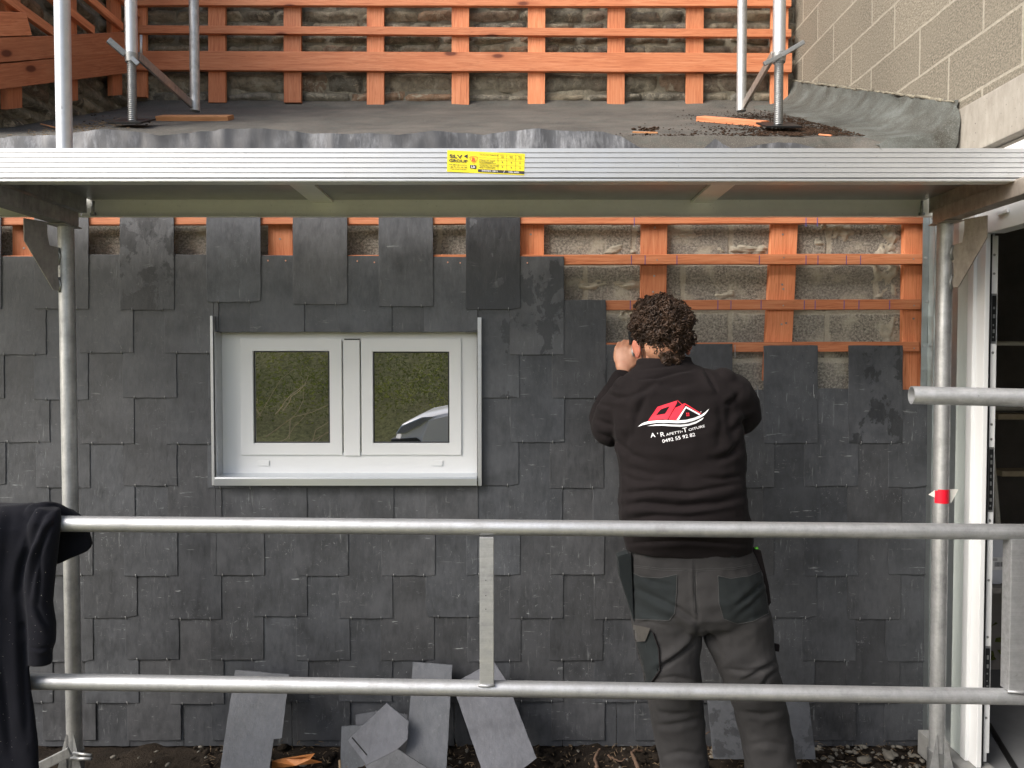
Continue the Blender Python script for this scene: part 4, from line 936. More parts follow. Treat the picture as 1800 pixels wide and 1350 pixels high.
# scaffold standing on the roof: jack with wing nut, thin tube, brace
def roofscaf(pxj, pyb, pyn, pytop, pxt, pyt, side):
    L = side < 0
    base = atRoof(pxj, pyb, .006); Yj = base.y
    fr = empty('scaffold_support', base, ('left' if L else 'right') + ' scaffold leg on the roof with threaded jack, ' + ('standing on clean felt' if L else 'standing in dark moss'), 'scaffold frame', 'scaffold legs standing on the roof')
    x = base.x; bz = base.z; zn = atY(pxj, pyn, Yj).z
    b = MB(); s2 = .075
    b.add([(x - s2, Yj - s2, bz + .010 - .0), (x + s2, Yj - s2, bz + .010), (x + s2, Yj + s2, bz + .014), (x - s2, Yj + s2, bz + .014), (x - s2, Yj - s2, bz + .002), (x + s2, Yj - s2, bz + .002), (x + s2, Yj + s2, bz + .006), (x - s2, Yj + s2, bz + .006)], [(0,1,2,3),(7,6,5,4),(0,4,5,1),(1,5,6,2),(2,6,7,3),(3,7,4,0)])
    # plate tipped towards the viewer as it rests on the sloping felt
    pl = b.build('base_plate', M['black_steel'], None, bevel=.002)
    pl.data.transform(Matrix.Translation((-x, -Yj, -bz))); pl.matrix_basis = Matrix.Translation((x, Yj, bz + .012)) @ Matrix.Rotation(math.radians(22), 4, 'X'); pl.parent = fr; pl.matrix_parent_inverse = pinv(fr)
    b = MB(); pts = []; n = 0; z = bz + .02; pitch = .0085; turns = int((zn - z) / pitch); v = []; sg = 16; rings = turns * 4
    for i in range(rings + 1):
        zz = z + (zn - z) * i / rings; r_ = .0195 if (i % 4) in (0, 1) else .0160
        v += [(x + r_ * math.cos(6.2832 * k / sg), Yj + r_ * math.sin(6.2832 * k / sg), zz) for k in range(sg)]
    b.add(v, [(i*sg+k, i*sg+(k+1) % sg, (i+1)*sg+(k+1) % sg, (i+1)*sg+k) for i in range(rings) for k in range(sg)]); b.build('threaded_spindle', M['cast_metal'], fr, smooth=True)
    b = MB(); b.tube([(x, Yj, zn - .018), (x, Yj, zn + .020)], [.026, .031], 20); b.build('wing_nut', M['cast_metal'], fr, auto=True)
    b = MB()
    if L: b.beam((x - .072, Yj - .06, zn + .058), (x - .018, Yj - .02, zn + .01), .016, .026); b.beam((x + .01, Yj - .02, zn - .005), (x + .035, Yj - .01, zn - .03), .014, .02)
    else: b.beam((x - .075, Yj - .03, zn - .035), (x + .0, Yj - .028, zn + .002), .014, .018); b.beam((x + .0, Yj - .028, zn + .002), (x + .095, Yj - .03, zn + .058), .013, .018)
    b.build('nut_lug', M['cast_metal'], fr, bevel=.003)
    b = MB(); b.tube([(x, Yj, zn + .012), (x, Yj, zn + 2.4)], .0262, 32); b.build('post', M['deck_metal'], fr, auto=True)
    f = atRoof(pxt, pyt, .03); xt, yt = f.x, f.y
    b = MB(); b.tube([(xt, yt, f.z + .002), (xt, yt, f.z + 2.6)], .0240, 28); b.build('rear_tube', M['tube_metal'], fr, auto=True)
    b = MB(); b.beam((x + (.02 if L else -.02), Yj + .02, zn + .02), (xt + (-.01 if L else .01), yt - .02, f.z + .03), .014, .040); b.build('brace', M['steel_dark'] if L else M['steel_brown'], fr, bevel=.002)
    if L:
        b = MB(); b.tube([atY(248, 103, 3.9), atY(248, 62, 3.9)], .007, 10); b.build('hook_rod', M['tube_metal'], fr, smooth=True)
roofscaf(233, 221, 103, 0, 343, 196, -1); roofscaf(1368, 228, 103, 0, 1303, 196, 1)

# ================================================================ LOOSE SLATES leaning at the foot
def loose(pts, Y0, Y1, label, mat='slate_pale', wet=0, slot=None, tone=.5, thk=.005):
    """slate with this outline, leaning on the cladding: Y falls from Y1 at its top to Y0 at its foot"""
    ys_ = [p[1] for p in pts]; a, c = min(ys_), max(ys_)
    TA = atY(900, a, Y1); TB = atY(900, c, Y0); kk = (TB.y - TA.y) / (TB.z - TA.z)
    def at(px, py, d=0):
        r_ = ray(px, py); t_ = (TA.y + kk * (CAMZ - TA.z)) / (r_[1] - kk * r_[2]); return Vector((r_[0]*t_, r_[1]*t_ - d, CAMZ + r_[2]*t_))
    rs = random.Random(int(pts[0][0])); P = []
    for i in range(len(pts)):
        p, q = pts[i], pts[(i+1) % len(pts)]; n = max(1, int(math.hypot(q[0]-p[0], q[1]-p[1]) / 9))
        for k in range(n): P.append(at(p[0] + (q[0]-p[0])*k/n + rs.uniform(-.35, .35), p[1] + (q[1]-p[1])*k/n + rs.uniform(-.35, .35)))
    b = MB(); b.prism(P, (0, thk, .0)); o = b.build('loose_slate', M[mat])
    c0 = sum((Vector(p) for p in P), Vector()) / len(P); o.data.transform(Matrix.Translation(-c0)); o.location = c0
    o.color = (wet, tone, .3, 1)
    if slot:
        sb = MB(); (u, v), (u2, v2) = slot; sb.tube([at(u, v, .0014), at(u2, v2, .0014)], .0022, 6); sb.build('cut_slot', M['dark_gap'], o)
    tag(o, label, 'slate', 'loose slates leaning at the foot of the wall'); return o
loose([(413,1178),(508,1186),(495,1298),(481,1299),(472,1362),(385,1362)], 2.66, 2.93, 'tall loose slate leaning by the orange leaf, notch cut in its lower right edge')
loose([(625,1257),(665,1250),(716,1257),(716,1275),(716,1362),(630,1362)], 2.84, 2.925, 'loose slate mostly hidden behind the tilted slotted slate, only its top edge showing', tone=.2)
loose([(600,1277),(668,1273),(700,1362),(598,1362)], 2.80, 2.88, 'upright loose slate standing left of and behind the tilted slotted slate', tone=.3)
loose([(680,1236),(718,1268),(716,1300),(684,1330),(648,1350),(612,1302),(618,1295)], 2.70, 2.80, 'diamond-wise tilted bluish slate with a thin cut slot', slot=((619,1296),(645,1327)), tone=.6)
loose([(726,1164),(795,1169),(784,1362),(711,1362)], 2.72, 2.955, 'narrow upright loose slate between the slotted slate and the big bluish one', tone=.42)
loose([(795,1203),(868,1163),(892,1200),(943,1333),(905,1362),(850,1362)], 2.66, 2.92, 'large bluish slate leaning to the left under the flat upright', tone=.62)
loose([(645,1345),(700,1318),(770,1362),(640,1362)], 2.60, 2.66, 'dark slate lying low at the bottom edge below the slotted slate', mat='slate', tone=.6)
loose([(1243,1225),(1296,1225),(1330,1335),(1254,1334)], 2.78, 2.93, 'damp-stained loose slate standing between the worker legs', mat='slate_pale', wet=.6, tone=.25)
loose([(1375,1225),(1421,1225),(1434,1335),(1392,1334)], 2.80, 2.94, 'damp-stained loose slate standing just right of the worker legs', mat='slate_pale', wet=.55, tone=.25)
b = MB(); b.tube([atY(597, 1337, 2.66), atY(598, 1352, 2.63)], .0045, 8); tag(b.build('cut_stick', M['straw']), 'pale cut stick end poking up left of the slate pile', 'stick')

# ================================================================ ORGANIC SHAPES
def ringpts(cx, cy, cz, hw, hd, tilt=0, e=2.3, seg=28, dback=1.0):
    P = []
    for k in range(seg):
        a = 2*math.pi*k/seg; c, s = math.cos(a), math.sin(a)
        x = hw * math.copysign(abs(c)**(2/e), c); y = hd * math.copysign(abs(s)**(2/e), s)
        P.append((cx + x, cy + y, cz + tilt * x))
    return P
def loftpx(b, rings, Yd=0, shrink=0.0, seg=28):
    """rings: (py, pxL, pxR, Yc, half depth[, tilt])"""
    v = []
    for r in rings:
        py, xa, xb, Yc, hd = r[:5]; tl = r[5] if len(r) > 5 else 0
        A, C = atY(xa, py, Yc), atY(xb, py, Yc); v += ringpts((A.x+C.x)/2, Yc, A.z, max(.005, (C.x-A.x)/2 - shrink), max(.005, hd - shrink), tl, seg=seg)
    n = len(rings); f = [(i*seg+k, i*seg+(k+1) % seg, (i+1)*seg+(k+1) % seg, (i+1)*seg+k) for i in range(n-1) for k in range(seg)]
    f += [tuple(range(seg))[::-1], tuple((n-1)*seg+k for k in range(seg))]; b.add(v, f)
def limb(b, pts, extra=0.0, seg=20):       # (px,py,Y,r)
    P = [atY(a, c, y) for a, c, y, _ in pts]; R = [r + extra for *_, r in pts]
    # smooth resample + rounded ends
    Q, S_ = [], []
    n = len(P)
    for i in range(n-1):
        p0, p1, p2, p3 = P[max(i-1,0)], P[i], P[i+1], P[min(i+2,n-1)]
        for k in range(6):
            t = k/6; Q.append(.5*((2*p1) + (-p0+p2)*t + (2*p0-5*p1+4*p2-p3)*t*t + (-p0+3*p1-3*p2+p3)*t**3)); S_.append(R[i]*(1-t)+R[i+1]*t)
    Q.append(P[-1]); S_.append(R[-1])
    d0 = (Q[0]-Q[1]).normalized(); d1 = (Q[-1]-Q[-2]).normalized()
    Q = [Q[0]+d0*S_[0]*.75, Q[0]+d0*S_[0]*.45] + Q + [Q[-1]+d1*S_[-1]*.45, Q[-1]+d1*S_[-1]*.75]; S_ = [S_[0]*.35, S_[0]*.8] + S_ + [S_[-1]*.8, S_[-1]*.35]
    b.tube(Q, S_, seg)
def ell(b, c, r, rot=None):
    R = rot or Matrix.Identity(3); b.add([Vector(c) + R @ Vector((p[0]*r[0], p[1]*r[1], p[2]*r[2])) for p in ICO3[0]], ICO3[1])
_b = bmesh.new(); bmesh.ops.create_icosphere(_b, subdivisions=3, radius=1); ICO3 = ([tuple(v.co) for v in _b.verts], [tuple(v.index for v in f.verts) for f in _b.faces]); _b.free()
def organic(b, voxel, it=6, disp=None):
    me = bpy.data.meshes.new('tmp'); me.from_pydata([tuple(p) for p in b.v], [], b.f); me.update()
    bb = bmesh.new(); bb.from_mesh(me)
    bmesh.ops.recalc_face_normals(bb, faces=bb.faces); bb.to_mesh(me); bb.free()
    o = bpy.data.objects.new('tmp', me); COL.objects.link(o)
    md = o.modifiers.new('r', 'REMESH'); md.mode = 'VOXEL'; md.voxel_size = voxel; md.use_smooth_shade = True
    ms = o.modifiers.new('s', 'SMOOTH'); ms.factor = .5; ms.iterations = it
    dg = bpy.context.evaluated_depsgraph_get(); dg.update(); me2 = bpy.data.meshes.new_from_object(o.evaluated_get(dg))
    n = len(me2.vertices); V = np.empty(n*3); me2.vertices.foreach_get('co', V); V = V.reshape(-1, 3)
    N = np.empty(n*3); me2.vertices.foreach_get('normal', N); N = N.reshape(-1, 3)
    bpy.data.objects.remove(o); bpy.data.meshes.remove(me)
    if disp is not None:
        V = V + N * disp(V, N)[:, None]; me2.vertices.foreach_set('co', V.ravel()); me2.update()
    return me2, V
def seg_dist(px, py, poly):
    d = np.full(len(px), 1e9); tt = np.zeros(len(px)); n = len(poly) - 1; side = np.zeros(len(px))
    for i in range(n):
        ax, ay = poly[i]; bx_, by_ = poly[i+1]; dx, dy = bx_-ax, by_-ay; L2 = dx*dx+dy*dy
        t = np.clip(((px-ax)*dx + (py-ay)*dy)/L2, 0, 1); cx, cy = ax+t*dx, ay+t*dy; q = np.hypot(px-cx, py-cy)
        m = q < d; d[m] = q[m]; tt[m] = (i + t[m]) / n; side[m] = np.sign((px-cx)*(-dy) + (py-cy)*dx)[m]
    return d, tt, side
def folds(V, N, lst, gain=1.0):
    """lst: (polyline px, width px, depth m) creases; a crease is a groove with a ridge beside it"""
    px, py = proj(V); out = np.zeros(len(V)); wgt = np.clip((-N[:, 1] + .35) / .6, 0, 1)
    for poly, wd_, dep in lst:
        d, t, s = seg_dist(px, py, poly); env = np.sin(np.clip(t, .02, .98) * math.pi) ** .6
        sd__ = d * s
        out += env * (-dep * gain * np.exp(-(sd__/(wd_*.75))**2) + dep * gain * .75 * np.exp(-((sd__ - wd_*1.7)/(wd_*1.3))**2)) * wgt
    return out
def vnoise(V, sc, amp, seed=0):
    return np.array([mnoise.fractal(Vector((p[0]*sc[0]+seed, p[1]*sc[1], p[2]*sc[2])), .8, 2., 3) for p in V]) * amp

# ---- worker
TY = 2.45
torso = [(968,1101,1322,2.43,.115),(940,1097,1321,2.43,.125),(912,1090,1319,2.43,.130),(885,1086,1313,2.43,.132),(850,1091,1309,2.43,.128),(820,1089,1312,2.44,.128),(790,1083,1310,2.44,.128),(760,1080,1306,2.45,.128),(730,1074,1304,2.455,.125),(705,1072,1302,2.46,.118),(685,1074,1302,2.465,.108),(668,1084,1296,2.47,.092),(655,1104,1272,2.475,.074),(642,1122,1222,2.48,.062)]
collar = [(672,1108,1226,2.478,.072),(655,1116,1222,2.480,.066),(640,1119,1217,2.482,.060, .02),(630,1120,1213,2.484,.056,.06)]
armL = [(1112,700,2.46,.070),(1088,722,2.49,.070),(1070,752,2.53,.063),(1066,728,2.58,.055),(1082,690,2.60,.047),(1096,660,2.60,.036)]
armR = [(1255,695,2.46,.076),(1287,700,2.47,.080),(1304,730,2.51,.064),(1290,735,2.58,.052),(1255,700,2.66,.044),(1205,655,2.70,.038)]
b = MB(); loftpx(b, torso); loftpx(b, collar); limb(b, armL); limb(b, armR)
ell(b, atY(1240, 668, 2.46), (.062, .05, .034)); ell(b, atY(1272, 668, 2.45), (.045, .05, .040))
SF = [([(1140,690),(1120,730),(1112,775)], 8, .004), ([(1260,700),(1268,740),(1262,790)], 9, .004), ([(1105,820),(1150,835),(1200,832)], 8, .004), ([(1240,810),(1280,800),(1310,785)], 8, .004), ([(1040,700),(1058,712),(1075,716)], 4, .004), ([(1300,690),(1290,705),(1272,712)], 6, .005), ([(1150,665),(1180,680),(1230,672)], 7, .004), ([(1095,935),(1180,925),(1318,934)], 7, .003),([(1090,868),(1150,862),(1215,866),(1300,850)], 6, .007), ([(1086,892),(1130,884),(1190,890),(1260,884),(1312,872)], 7, .008), ([(1092,915),(1150,905),(1210,908),(1300,895)], 7, .005),
      ([(1100,956),(1200,950),(1322,958)], 4, .004), ([(1082,775),(1110,800),(1140,810)], 7, .005), ([(1308,770),(1285,800),(1255,815)], 7, .005), ([(1085,830),(1120,845),(1170,848)], 7, .004), ([(1310,835),(1270,842),(1230,840)], 6, .004),
      ([(1105,700),(1125,690),(1150,676)], 6, .005), ([(1065,690),(1085,700),(1108,698)], 5, .005), ([(1235,645),(1248,665),(1262,690)], 5, .006), ([(1060,672),(1085,682),(1105,684)], 4, .004),
      ([(1085,655),(1100,664),(1114,668)], 3, .004), ([(1122,668),(1160,662),(1218,650)], 3.5, .006), ([(1118,650),(1170,645),(1216,634)], 3, .003), ([(1050,760),(1075,770),(1095,790)], 6, .005), ([(1045,735),(1065,745),(1085,748)], 6, .004), ([(1322,735),(1300,745),(1288,762)], 6, .005), ([(1100,720),(1105,760),(1095,800)], 9, .004), ([(1285,700),(1282,745),(1295,790)], 9, .004)]
me_s, Vs = organic(b, .0055, 5, lambda V, N: folds(V, N, SF, 1.55) + vnoise(V, (6, 6, 10), .006, 3))
person = MB()
# body (one continuous surface): head, neck, torso, arms, hands, legs
HC = atY(1163, 587, 2.50)
b = MB(); loftpx(b, torso, shrink=.036); limb(b, armL, -.018); limb(b, armR, -.020)
ell(b, HC + Vector((0, .0, .012)), (.078, .098, .098)); ell(b, HC + Vector((0, .045, -.055)), (.058, .062, .062)); ell(b, HC + Vector((0, -.035, -.035)), (.066, .06, .066))
b.tube([atY(1170, 680, 2.49), atY(1169, 650, 2.49), atY(1167, 620, 2.495), atY(1166, 600, 2.50)], [.066, .060, .060, .062], 20)
fy = HC.y + .100
ell(b, (HC.x, fy + .004, HC.z - .028), (.013, .018, .022)); ell(b, (HC.x, fy - .004, HC.z + .0), (.008, .012, .028)); ell(b, (HC.x, fy - .012, HC.z - .062), (.026, .014, .008)); ell(b, (HC.x, fy - .014, HC.z - .074), (.022, .014, .007)); ell(b, (HC.x, fy - .018, HC.z - .098), (.026, .022, .018))
for s in (-1, 1): ell(b, (HC.x + s*.032, fy - .022, HC.z + .022), (.026, .014, .008))
# legs inside the trousers
legL = [(1108,1168,2.43,.060),(1175,1180,2.43,.062),(1250,1190,2.44,.055),(1300,1196,2.44,.056),(1400,1202,2.43,.040),(1455,1203,2.43,.038)]
legR = [(1108,1292,2.43,.060),(1175,1312,2.43,.062),(1250,1338,2.44,.055),(1300,1345,2.44,.056),(1400,1353,2.43,.040),(1455,1354,2.43,.038)]
for lg in (legL, legR): limb(b, [(x, y, Y, r) for (y, x, Y, r) in lg], 0)
hips_in = [(950,1116,1312,2.43,.085),(1010,1124,1322,2.43,.095),(1065,1130,1330,2.43,.085),(1085,1140,1320,2.43,.06)]; loftpx(b, hips_in)
def hand(b, W, fwd, up_, side, s=1.0, curl=1.0):
    """W wrist; fwd: along the hand; up_: back of the hand; side: towards the thumb"""
    fwd, up_, side = Vector(fwd).normalized(), Vector(up_).normalized(), Vector(side).normalized(); W = Vector(W)
    P = lambda a, c, d: W + (fwd*a + side*c + up_*d) * s
    R = Matrix((side, up_, fwd)).transposed()
    ell(b, P(.052, 0, 0), (.041*s, .017*s, .046*s), R); ell(b, P(.018, 0, 0), (.029*s, .019*s, .030*s), R)
    for i, (c, L) in enumerate(((.028, .070), (.0095, .078), (-.0095, .072), (-.027, .056))):
        k0 = P(.085 - abs(c - .005)*.25, c, .004); a1, a2, a3 = .55*curl, 1.75*curl, 2.75*curl; l1, l2, l3 = L*.45, L*.32, L*.26
        d = lambda a: fwd*math.cos(a) - up_*math.sin(a); k1 = k0 + d(a1)*l1*s; k2 = k1 + d(a2)*l2*s; k3 = k2 + d(a3)*l3*s
        b.tube([k0 - fwd*.02*s, k0, k0.lerp(k1, .5), k1, k1.lerp(k2, .5), k2, k2.lerp(k3, .6), k3], [.0095*s, .0105*s, .0088*s, .0096*s, .0082*s, .0086*s, .0074*s, .005*s], 12)
    t0 = P(.022, .022, -.006); t1 = P(.050, .044, -.018); t2 = P(.078, .036, -.034); t3 = P(.094, .020, -.042)
    b.tube([t0, t1, t2, t3], [.0135*s, .0118*s, .0102*s, .0065*s], 12)
WL = atY(1096, 652, 2.595); hand(b, WL, (.10, .25, .95), (-.62, -.75, .22), (.72, -.30, -.1), 1.0, .95)
WR = atY(1200, 652, 2.69); hand(b, WR, (-.45, .35, .82), (.55, .55, .3), (-.75, -.2, -.4), 1.0, .85)
me_b, Vb = organic(b, .0042, 3)
me_b.materials.clear(); me_b.materials.append(M['skin']); me_b.polygons.foreach_set('use_smooth', [True]*len(me_b.polygons))
po = bpy.data.objects.new('person', me_b); COL.objects.link(po)
tag(po, 'person with curly dark hair, black sweatshirt and grey work trousers, seen from behind fixing slates', 'person')
def skinned(name, me, mat, parent=po):
    me.materials.clear(); me.materials.append(M[mat]); me.polygons.foreach_set('use_smooth', [True]*len(me.polygons)); me.name = name
    o = bpy.data.objects.new(name, me); COL.objects.link(o); o.parent = parent; return o
sw = skinned('sweatshirt', me_s, 'sweat_black')
# standing collar, open at the top and higher on the right
vv = []; SG = 40
for (yy, hw, hd, off_, tl_c) in ((672,.070,.066,0,0),(652,.063,.062,0,.0),(633,.060,.060,0,.14),(629,.0575,.058,0,.14),(631,.0545,.055,0,.14),(650,.054,.054,0,.05)):
    c = atY(1167, yy, 2.486); vv += [(c.x + hw*math.cos(2*math.pi*k/SG), c.y + hd*math.sin(2*math.pi*k/SG), c.z + tl_c*hw*math.cos(2*math.pi*k/SG) + .0018*math.sin(k*1.1)) for k in range(SG)]
o = np_obj('collar', vv, [(i*SG+k, i*SG+(k+1)%SG, (i+1)*SG+(k+1)%SG, (i+1)*SG+k) for i in range(5) for k in range(SG)], M['sweat_black'], sw)
# ears
for s, (px, py) in ((-1, (1120, 612)), (1, (1211, 606))):
    c = atY(px, py, 2.515); b = MB(); R = Matrix.Rotation(s * -.5, 3, 'Z') @ Matrix.Rotation(s * .10, 3, 'Y')
    ell(b, c, (.008, .019, .031), R); ell(b, c + Vector((s*.006, .004, .004)), (.006, .017, .026), R); ell(b, c + Vector((-s*.002, .004, -.026)), (.007, .010, .010), R)
    me, _ = organic(b, .002, 3); skinned('ear', me, 'skin_ear')
for s in (-1, 1):
    b = MB(); ell(b, (HC.x + s*.031, HC.y + .083, HC.z + .006), (.013, .012, .010)); b.build('eye', M['eye_white'], po, smooth=True)
# hair: cap plus curls
b = MB()
ell(b, HC + Vector((.0, -.012, .026)), (.092, .103, .092)); ell(b, HC + Vector((.010, -.048, -.012)), (.072, .060, .070)); ell(b, HC + Vector((.012, -.052, -.060)), (.044, .042, .040)); ell(b, HC + Vector((0, .03, .062)), (.080, .085, .060))
me_h, Vh = organic(b, .005, 3, lambda V, N: vnoise(V, (26, 26, 26), .020, 8))
hair = skinned('hair', me_h, 'hair')
bv = BVHTree.FromPolygons([Vector(v) for v in Vh], [tuple(p.vertices) for p in me_h.polygons])
cb = MB(); rs = random.Random(5)
cc = HC + Vector((0, -.01, .005)); cnt = 0
while cnt < 1900:
    d = Vector((rs.gauss(0, 1), rs.gauss(0, 1), rs.gauss(0, 1))).normalized()
    if d.y > .75 and d.z < .35: continue
    hit, nrm, _, _ = bv.ray_cast(cc + d * .3, -d)
    if hit is None: continue
    qx, qy = proj([hit]); qx, qy = qx[0], qy[0]
    if qx < 1166 and qy > 592 + max(0, qx - 1117) * .82 + rs.gauss(0, 1.5): continue
    if nrm.dot(d) < 0: nrm = -nrm
    low = hit.z < HC.z - .045
    r0 = rs.uniform(.0045, .0115) * (.8 if low else 1.0); ax = (Vector((rs.gauss(0, 1), rs.gauss(0, 1), rs.gauss(0, 1))) + nrm * .5 - Vector((0, 0, .6))).normalized()
    e1 = ax.orthogonal().normalized(); e2 = ax.cross(e1); turns = rs.uniform(.9, 1.9); Lx = rs.uniform(.008, .018); ph = rs.random() * 6.28; n = 13
    c0 = hit + nrm * rs.uniform(-.002, .011 if not low else .002) - ax * Lx / 2; P = []
    for k in range(n):
        t = k / (n-1); a = ph + turns * 6.283 * t; q = r0 * (1 - .35 * t); P.append(c0 + ax * Lx * t + (e1 * math.cos(a) + e2 * math.sin(a)) * q)
    cb.tube(P, [rs.uniform(.0016, .0029) * (1 - .45 * k / (n-1)) for k in range(n)], 5); cnt += 1
for i in range(260):      # stray single hairs on the outline
    d = Vector((rs.gauss(0, 1), rs.gauss(0, .7), abs(rs.gauss(0, .9)) + .05)).normalized(); hit, nrm, _, _ = bv.ray_cast(cc + d * .3, -d)
    if hit is None: continue
    t_ = d.orthogonal().normalized(); q = t_.cross(d); a = rs.random() * 6.3; sd3 = (t_ * math.cos(a) + q * math.sin(a))
    P = [hit, hit + d * .008 + sd3 * .004, hit + d * .014 + sd3 * .001, hit + d * .017 - sd3 * .005]; cb.tube(P, [.0007, .0006, .0005, .0003], 4)
o = cb.build('curls', M['hair'], hair, smooth=True)
# trousers
hips = [(952,1108,1319,2.43,.108),(975,1107,1328,2.43,.118),(1005,1109,1337,2.43,.130),(1040,1109,1345,2.43,.136),(1070,1110,1350,2.43,.132),(1090,1111,1354,2.43,.112),(1100,1116,1352,2.43,.085)]
tl = [(1070,1111,1226,2.43,.118),(1098,1112,1228,2.43,.110),(1130,1117,1229,2.43,.102),(1165,1125,1229,2.43,.096),(1205,1133,1232,2.43,.090),(1250,1142,1236,2.44,.085),(1300,1152,1241,2.44,.084),(1350,1160,1244,2.43,.083),(1400,1166,1247,2.43,.080),(1452,1168,1246,2.42,.082),(1470,1170,1245,2.42,.078)]
tr = [(1070,1228,1351,2.43,.118),(1098,1234,1355,2.43,.110),(1130,1240,1358,2.43,.102),(1165,1257,1363,2.43,.096),(1205,1274,1371,2.43,.090),(1250,1291,1383,2.44,.085),(1300,1303,1391,2.44,.084),(1350,1310,1397,2.43,.083),(1400,1314,1397,2.43,.080),(1452,1316,1396,2.42,.082),(1470,1317,1395,2.42,.078)]
b = MB(); loftpx(b, hips); loftpx(b, tl); loftpx(b, tr)
TF = [([(1116,1035),(1150,1050),(1190,1068),(1222,1092),(1232,1110)], 6, .007), ([(1228,1108),(1215,1135),(1180,1162),(1150,1180)], 6, .007), ([(1226,1125),(1200,1150),(1165,1172)], 5, .004), ([(1150,1195),(1185,1190),(1225,1198)], 5, .004),
      ([(1235,1105),(1255,1125),(1272,1160)], 6, .005), ([(1364,1165),(1335,1180),(1305,1195)], 5, .006), ([(1368,1178),(1350,1192),(1338,1212)], 5, .005), ([(1275,1175),(1310,1180),(1350,1172)], 5, .004), ([(1345,1020),(1320,1045),(1290,1068)], 6, .006), ([(1348,1040),(1325,1060),(1300,1080)], 6, .004),
      ([(1120,1010),(1145,1022),(1180,1030)], 6, .004), ([(1150,1250),(1180,1258),(1215,1254)], 6, .005), ([(1155,1275),(1190,1272),(1235,1262)], 6, .004), ([(1300,1250),(1340,1258),(1378,1250)], 6, .004), ([(1310,1310),(1350,1305),(1390,1312)], 7, .004), ([(1160,1330),(1200,1322),(1240,1330)], 6, .004), ([(1221,985),(1222,1040),(1229,1100)], 3, .004), ([(1175,1100),(1140,1092),(1115,1098)], 4, .003)]
me_t, Vt = organic(b, .0055, 4, lambda V, N: folds(V, N, TF, 1.25) + vnoise(V, (8, 8, 10), .0055, 7))
tro = skinned('trousers', me_t, 'trouser_grey')
bt = BVHTree.FromPolygons([Vector(v) for v in Vt], [tuple(p.vertices) for p in me_t.polygons])
N_s = [tuple(p.vertices) for p in me_s.polygons]; Vs2 = np.empty(len(me_s.vertices)*3); me_s.vertices.foreach_get('co', Vs2); bs = BVHTree.FromPolygons([Vector(v) for v in Vs2.reshape(-1, 3)], N_s)
O = Vector((0, 0, CAMZ))
def onto(bvh, px, py, off):
    d = Vector(ray(px, py)).normalized(); h, n_, _, _ = bvh.ray_cast(O, d)
    return (h - d * off) if h is not None else None
def inside(poly, x, y):
    c = False; n = len(poly)
    for i in range(n):
        (x1, y1), (x2, y2) = poly[i], poly[i-1]
        if (y1 > y) != (y2 > y) and x < (x2-x1)*(y-y1)/(y2-y1)+x1: c = not c
    return c
def patch(bvh, poly, off, step=1.5, thick=0.0):
    """flat patch of cloth cut to a polygon and laid on the surface"""
    me = bpy.data.meshes.new('p'); bb = bmesh.new(); vs = [bb.verts.new((x, y, 0)) for x, y in poly]; bb.faces.new(vs)
    x0, x1 = min(p[0] for p in poly), max(p[0] for p in poly); y0, y1 = min(p[1] for p in poly), max(p[1] for p in poly)
    for k in range(1, int((x1-x0)/step)+1): bmesh.ops.bisect_plane(bb, geom=bb.verts[:]+bb.edges[:]+bb.faces[:], plane_co=(x0+k*step, 0, 0), plane_no=(1, 0, 0))
    for k in range(1, int((y1-y0)/step)+1): bmesh.ops.bisect_plane(bb, geom=bb.verts[:]+bb.edges[:]+bb.faces[:], plane_co=(0, y0+k*step, 0), plane_no=(0, 1, 0))
    bb.verts.index_update(); V = []; last = None
    for v in bb.verts:
        h = onto(bvh, v.co.x, v.co.y, off)
        if h is None: h = last or atY(v.co.x, v.co.y, 2.35)
        last = h; V.append(h)
    Fc = [tuple(v.index for v in f.verts) for f in bb.faces]; bb.free(); return V, Fc
def stroke(bvh, pts, r, off=.0005):
    P = []
    for i in range(len(pts)-1):
        (a, c), (d, e) = pts[i], pts[i+1]; n = max(2, int(math.hypot(d-a, e-c)/3))
        for k in range(n + (i == len(pts)-2)):
            h = onto(bvh, a+(d-a)*k/n, c+(e-c)*k/n, off)
            if h is not None: P.append(h)
    b = MB()
    if len(P) > 1: b.tube(P, r, 5)
    return b
# pockets, seams, loops
for poly in ([(1110,1006),(1128,1014),(1160,1016),(1190,1010),(1189,1045),(1186,1078),(1176,1091),(1150,1090),(1113,1088),(1110,1050)], [(1262,1012),(1285,1017),(1318,1012),(1338,1003),(1346,1040),(1351,1078),(1325,1092),(1297,1097),(1272,1088),(1264,1060)]):
    V, Fc = patch(bt, poly, .0022, 2.0); pk = np_obj('back_pocket', V, Fc, M['pocket_dark'], tro)
    sb = stroke(bt, poly + [poly[0]], .0009, .0024); sb.build('stitching', M['thread'], pk, smooth=True)
b = MB()
for ln in ([(1108,993),(1160,999),(1225,1001),(1290,998),(1330,990)], [(1108,996),(1160,1002),(1225,1004),(1290,1001),(1330,993)], [(1220,1003),(1221,1040),(1222,1075)], [(1224,1003),(1225,1040),(1226,1078)], [(1198,966),(1198,980),(1241,981),(1242,966)]):
    q = stroke(bt, ln, .0008, .0006); b.add(q.v, q.f)
b.build('seam', M['thread'], tro, smooth=True)
for x in (1139, 1289):
    V, Fc = patch(bt, [(x-5, 958), (x+5, 958), (x+5, 979), (x-5, 979)], .0035, 3); np_obj('belt_loop', V, Fc, M['pocket_dark'], tro)
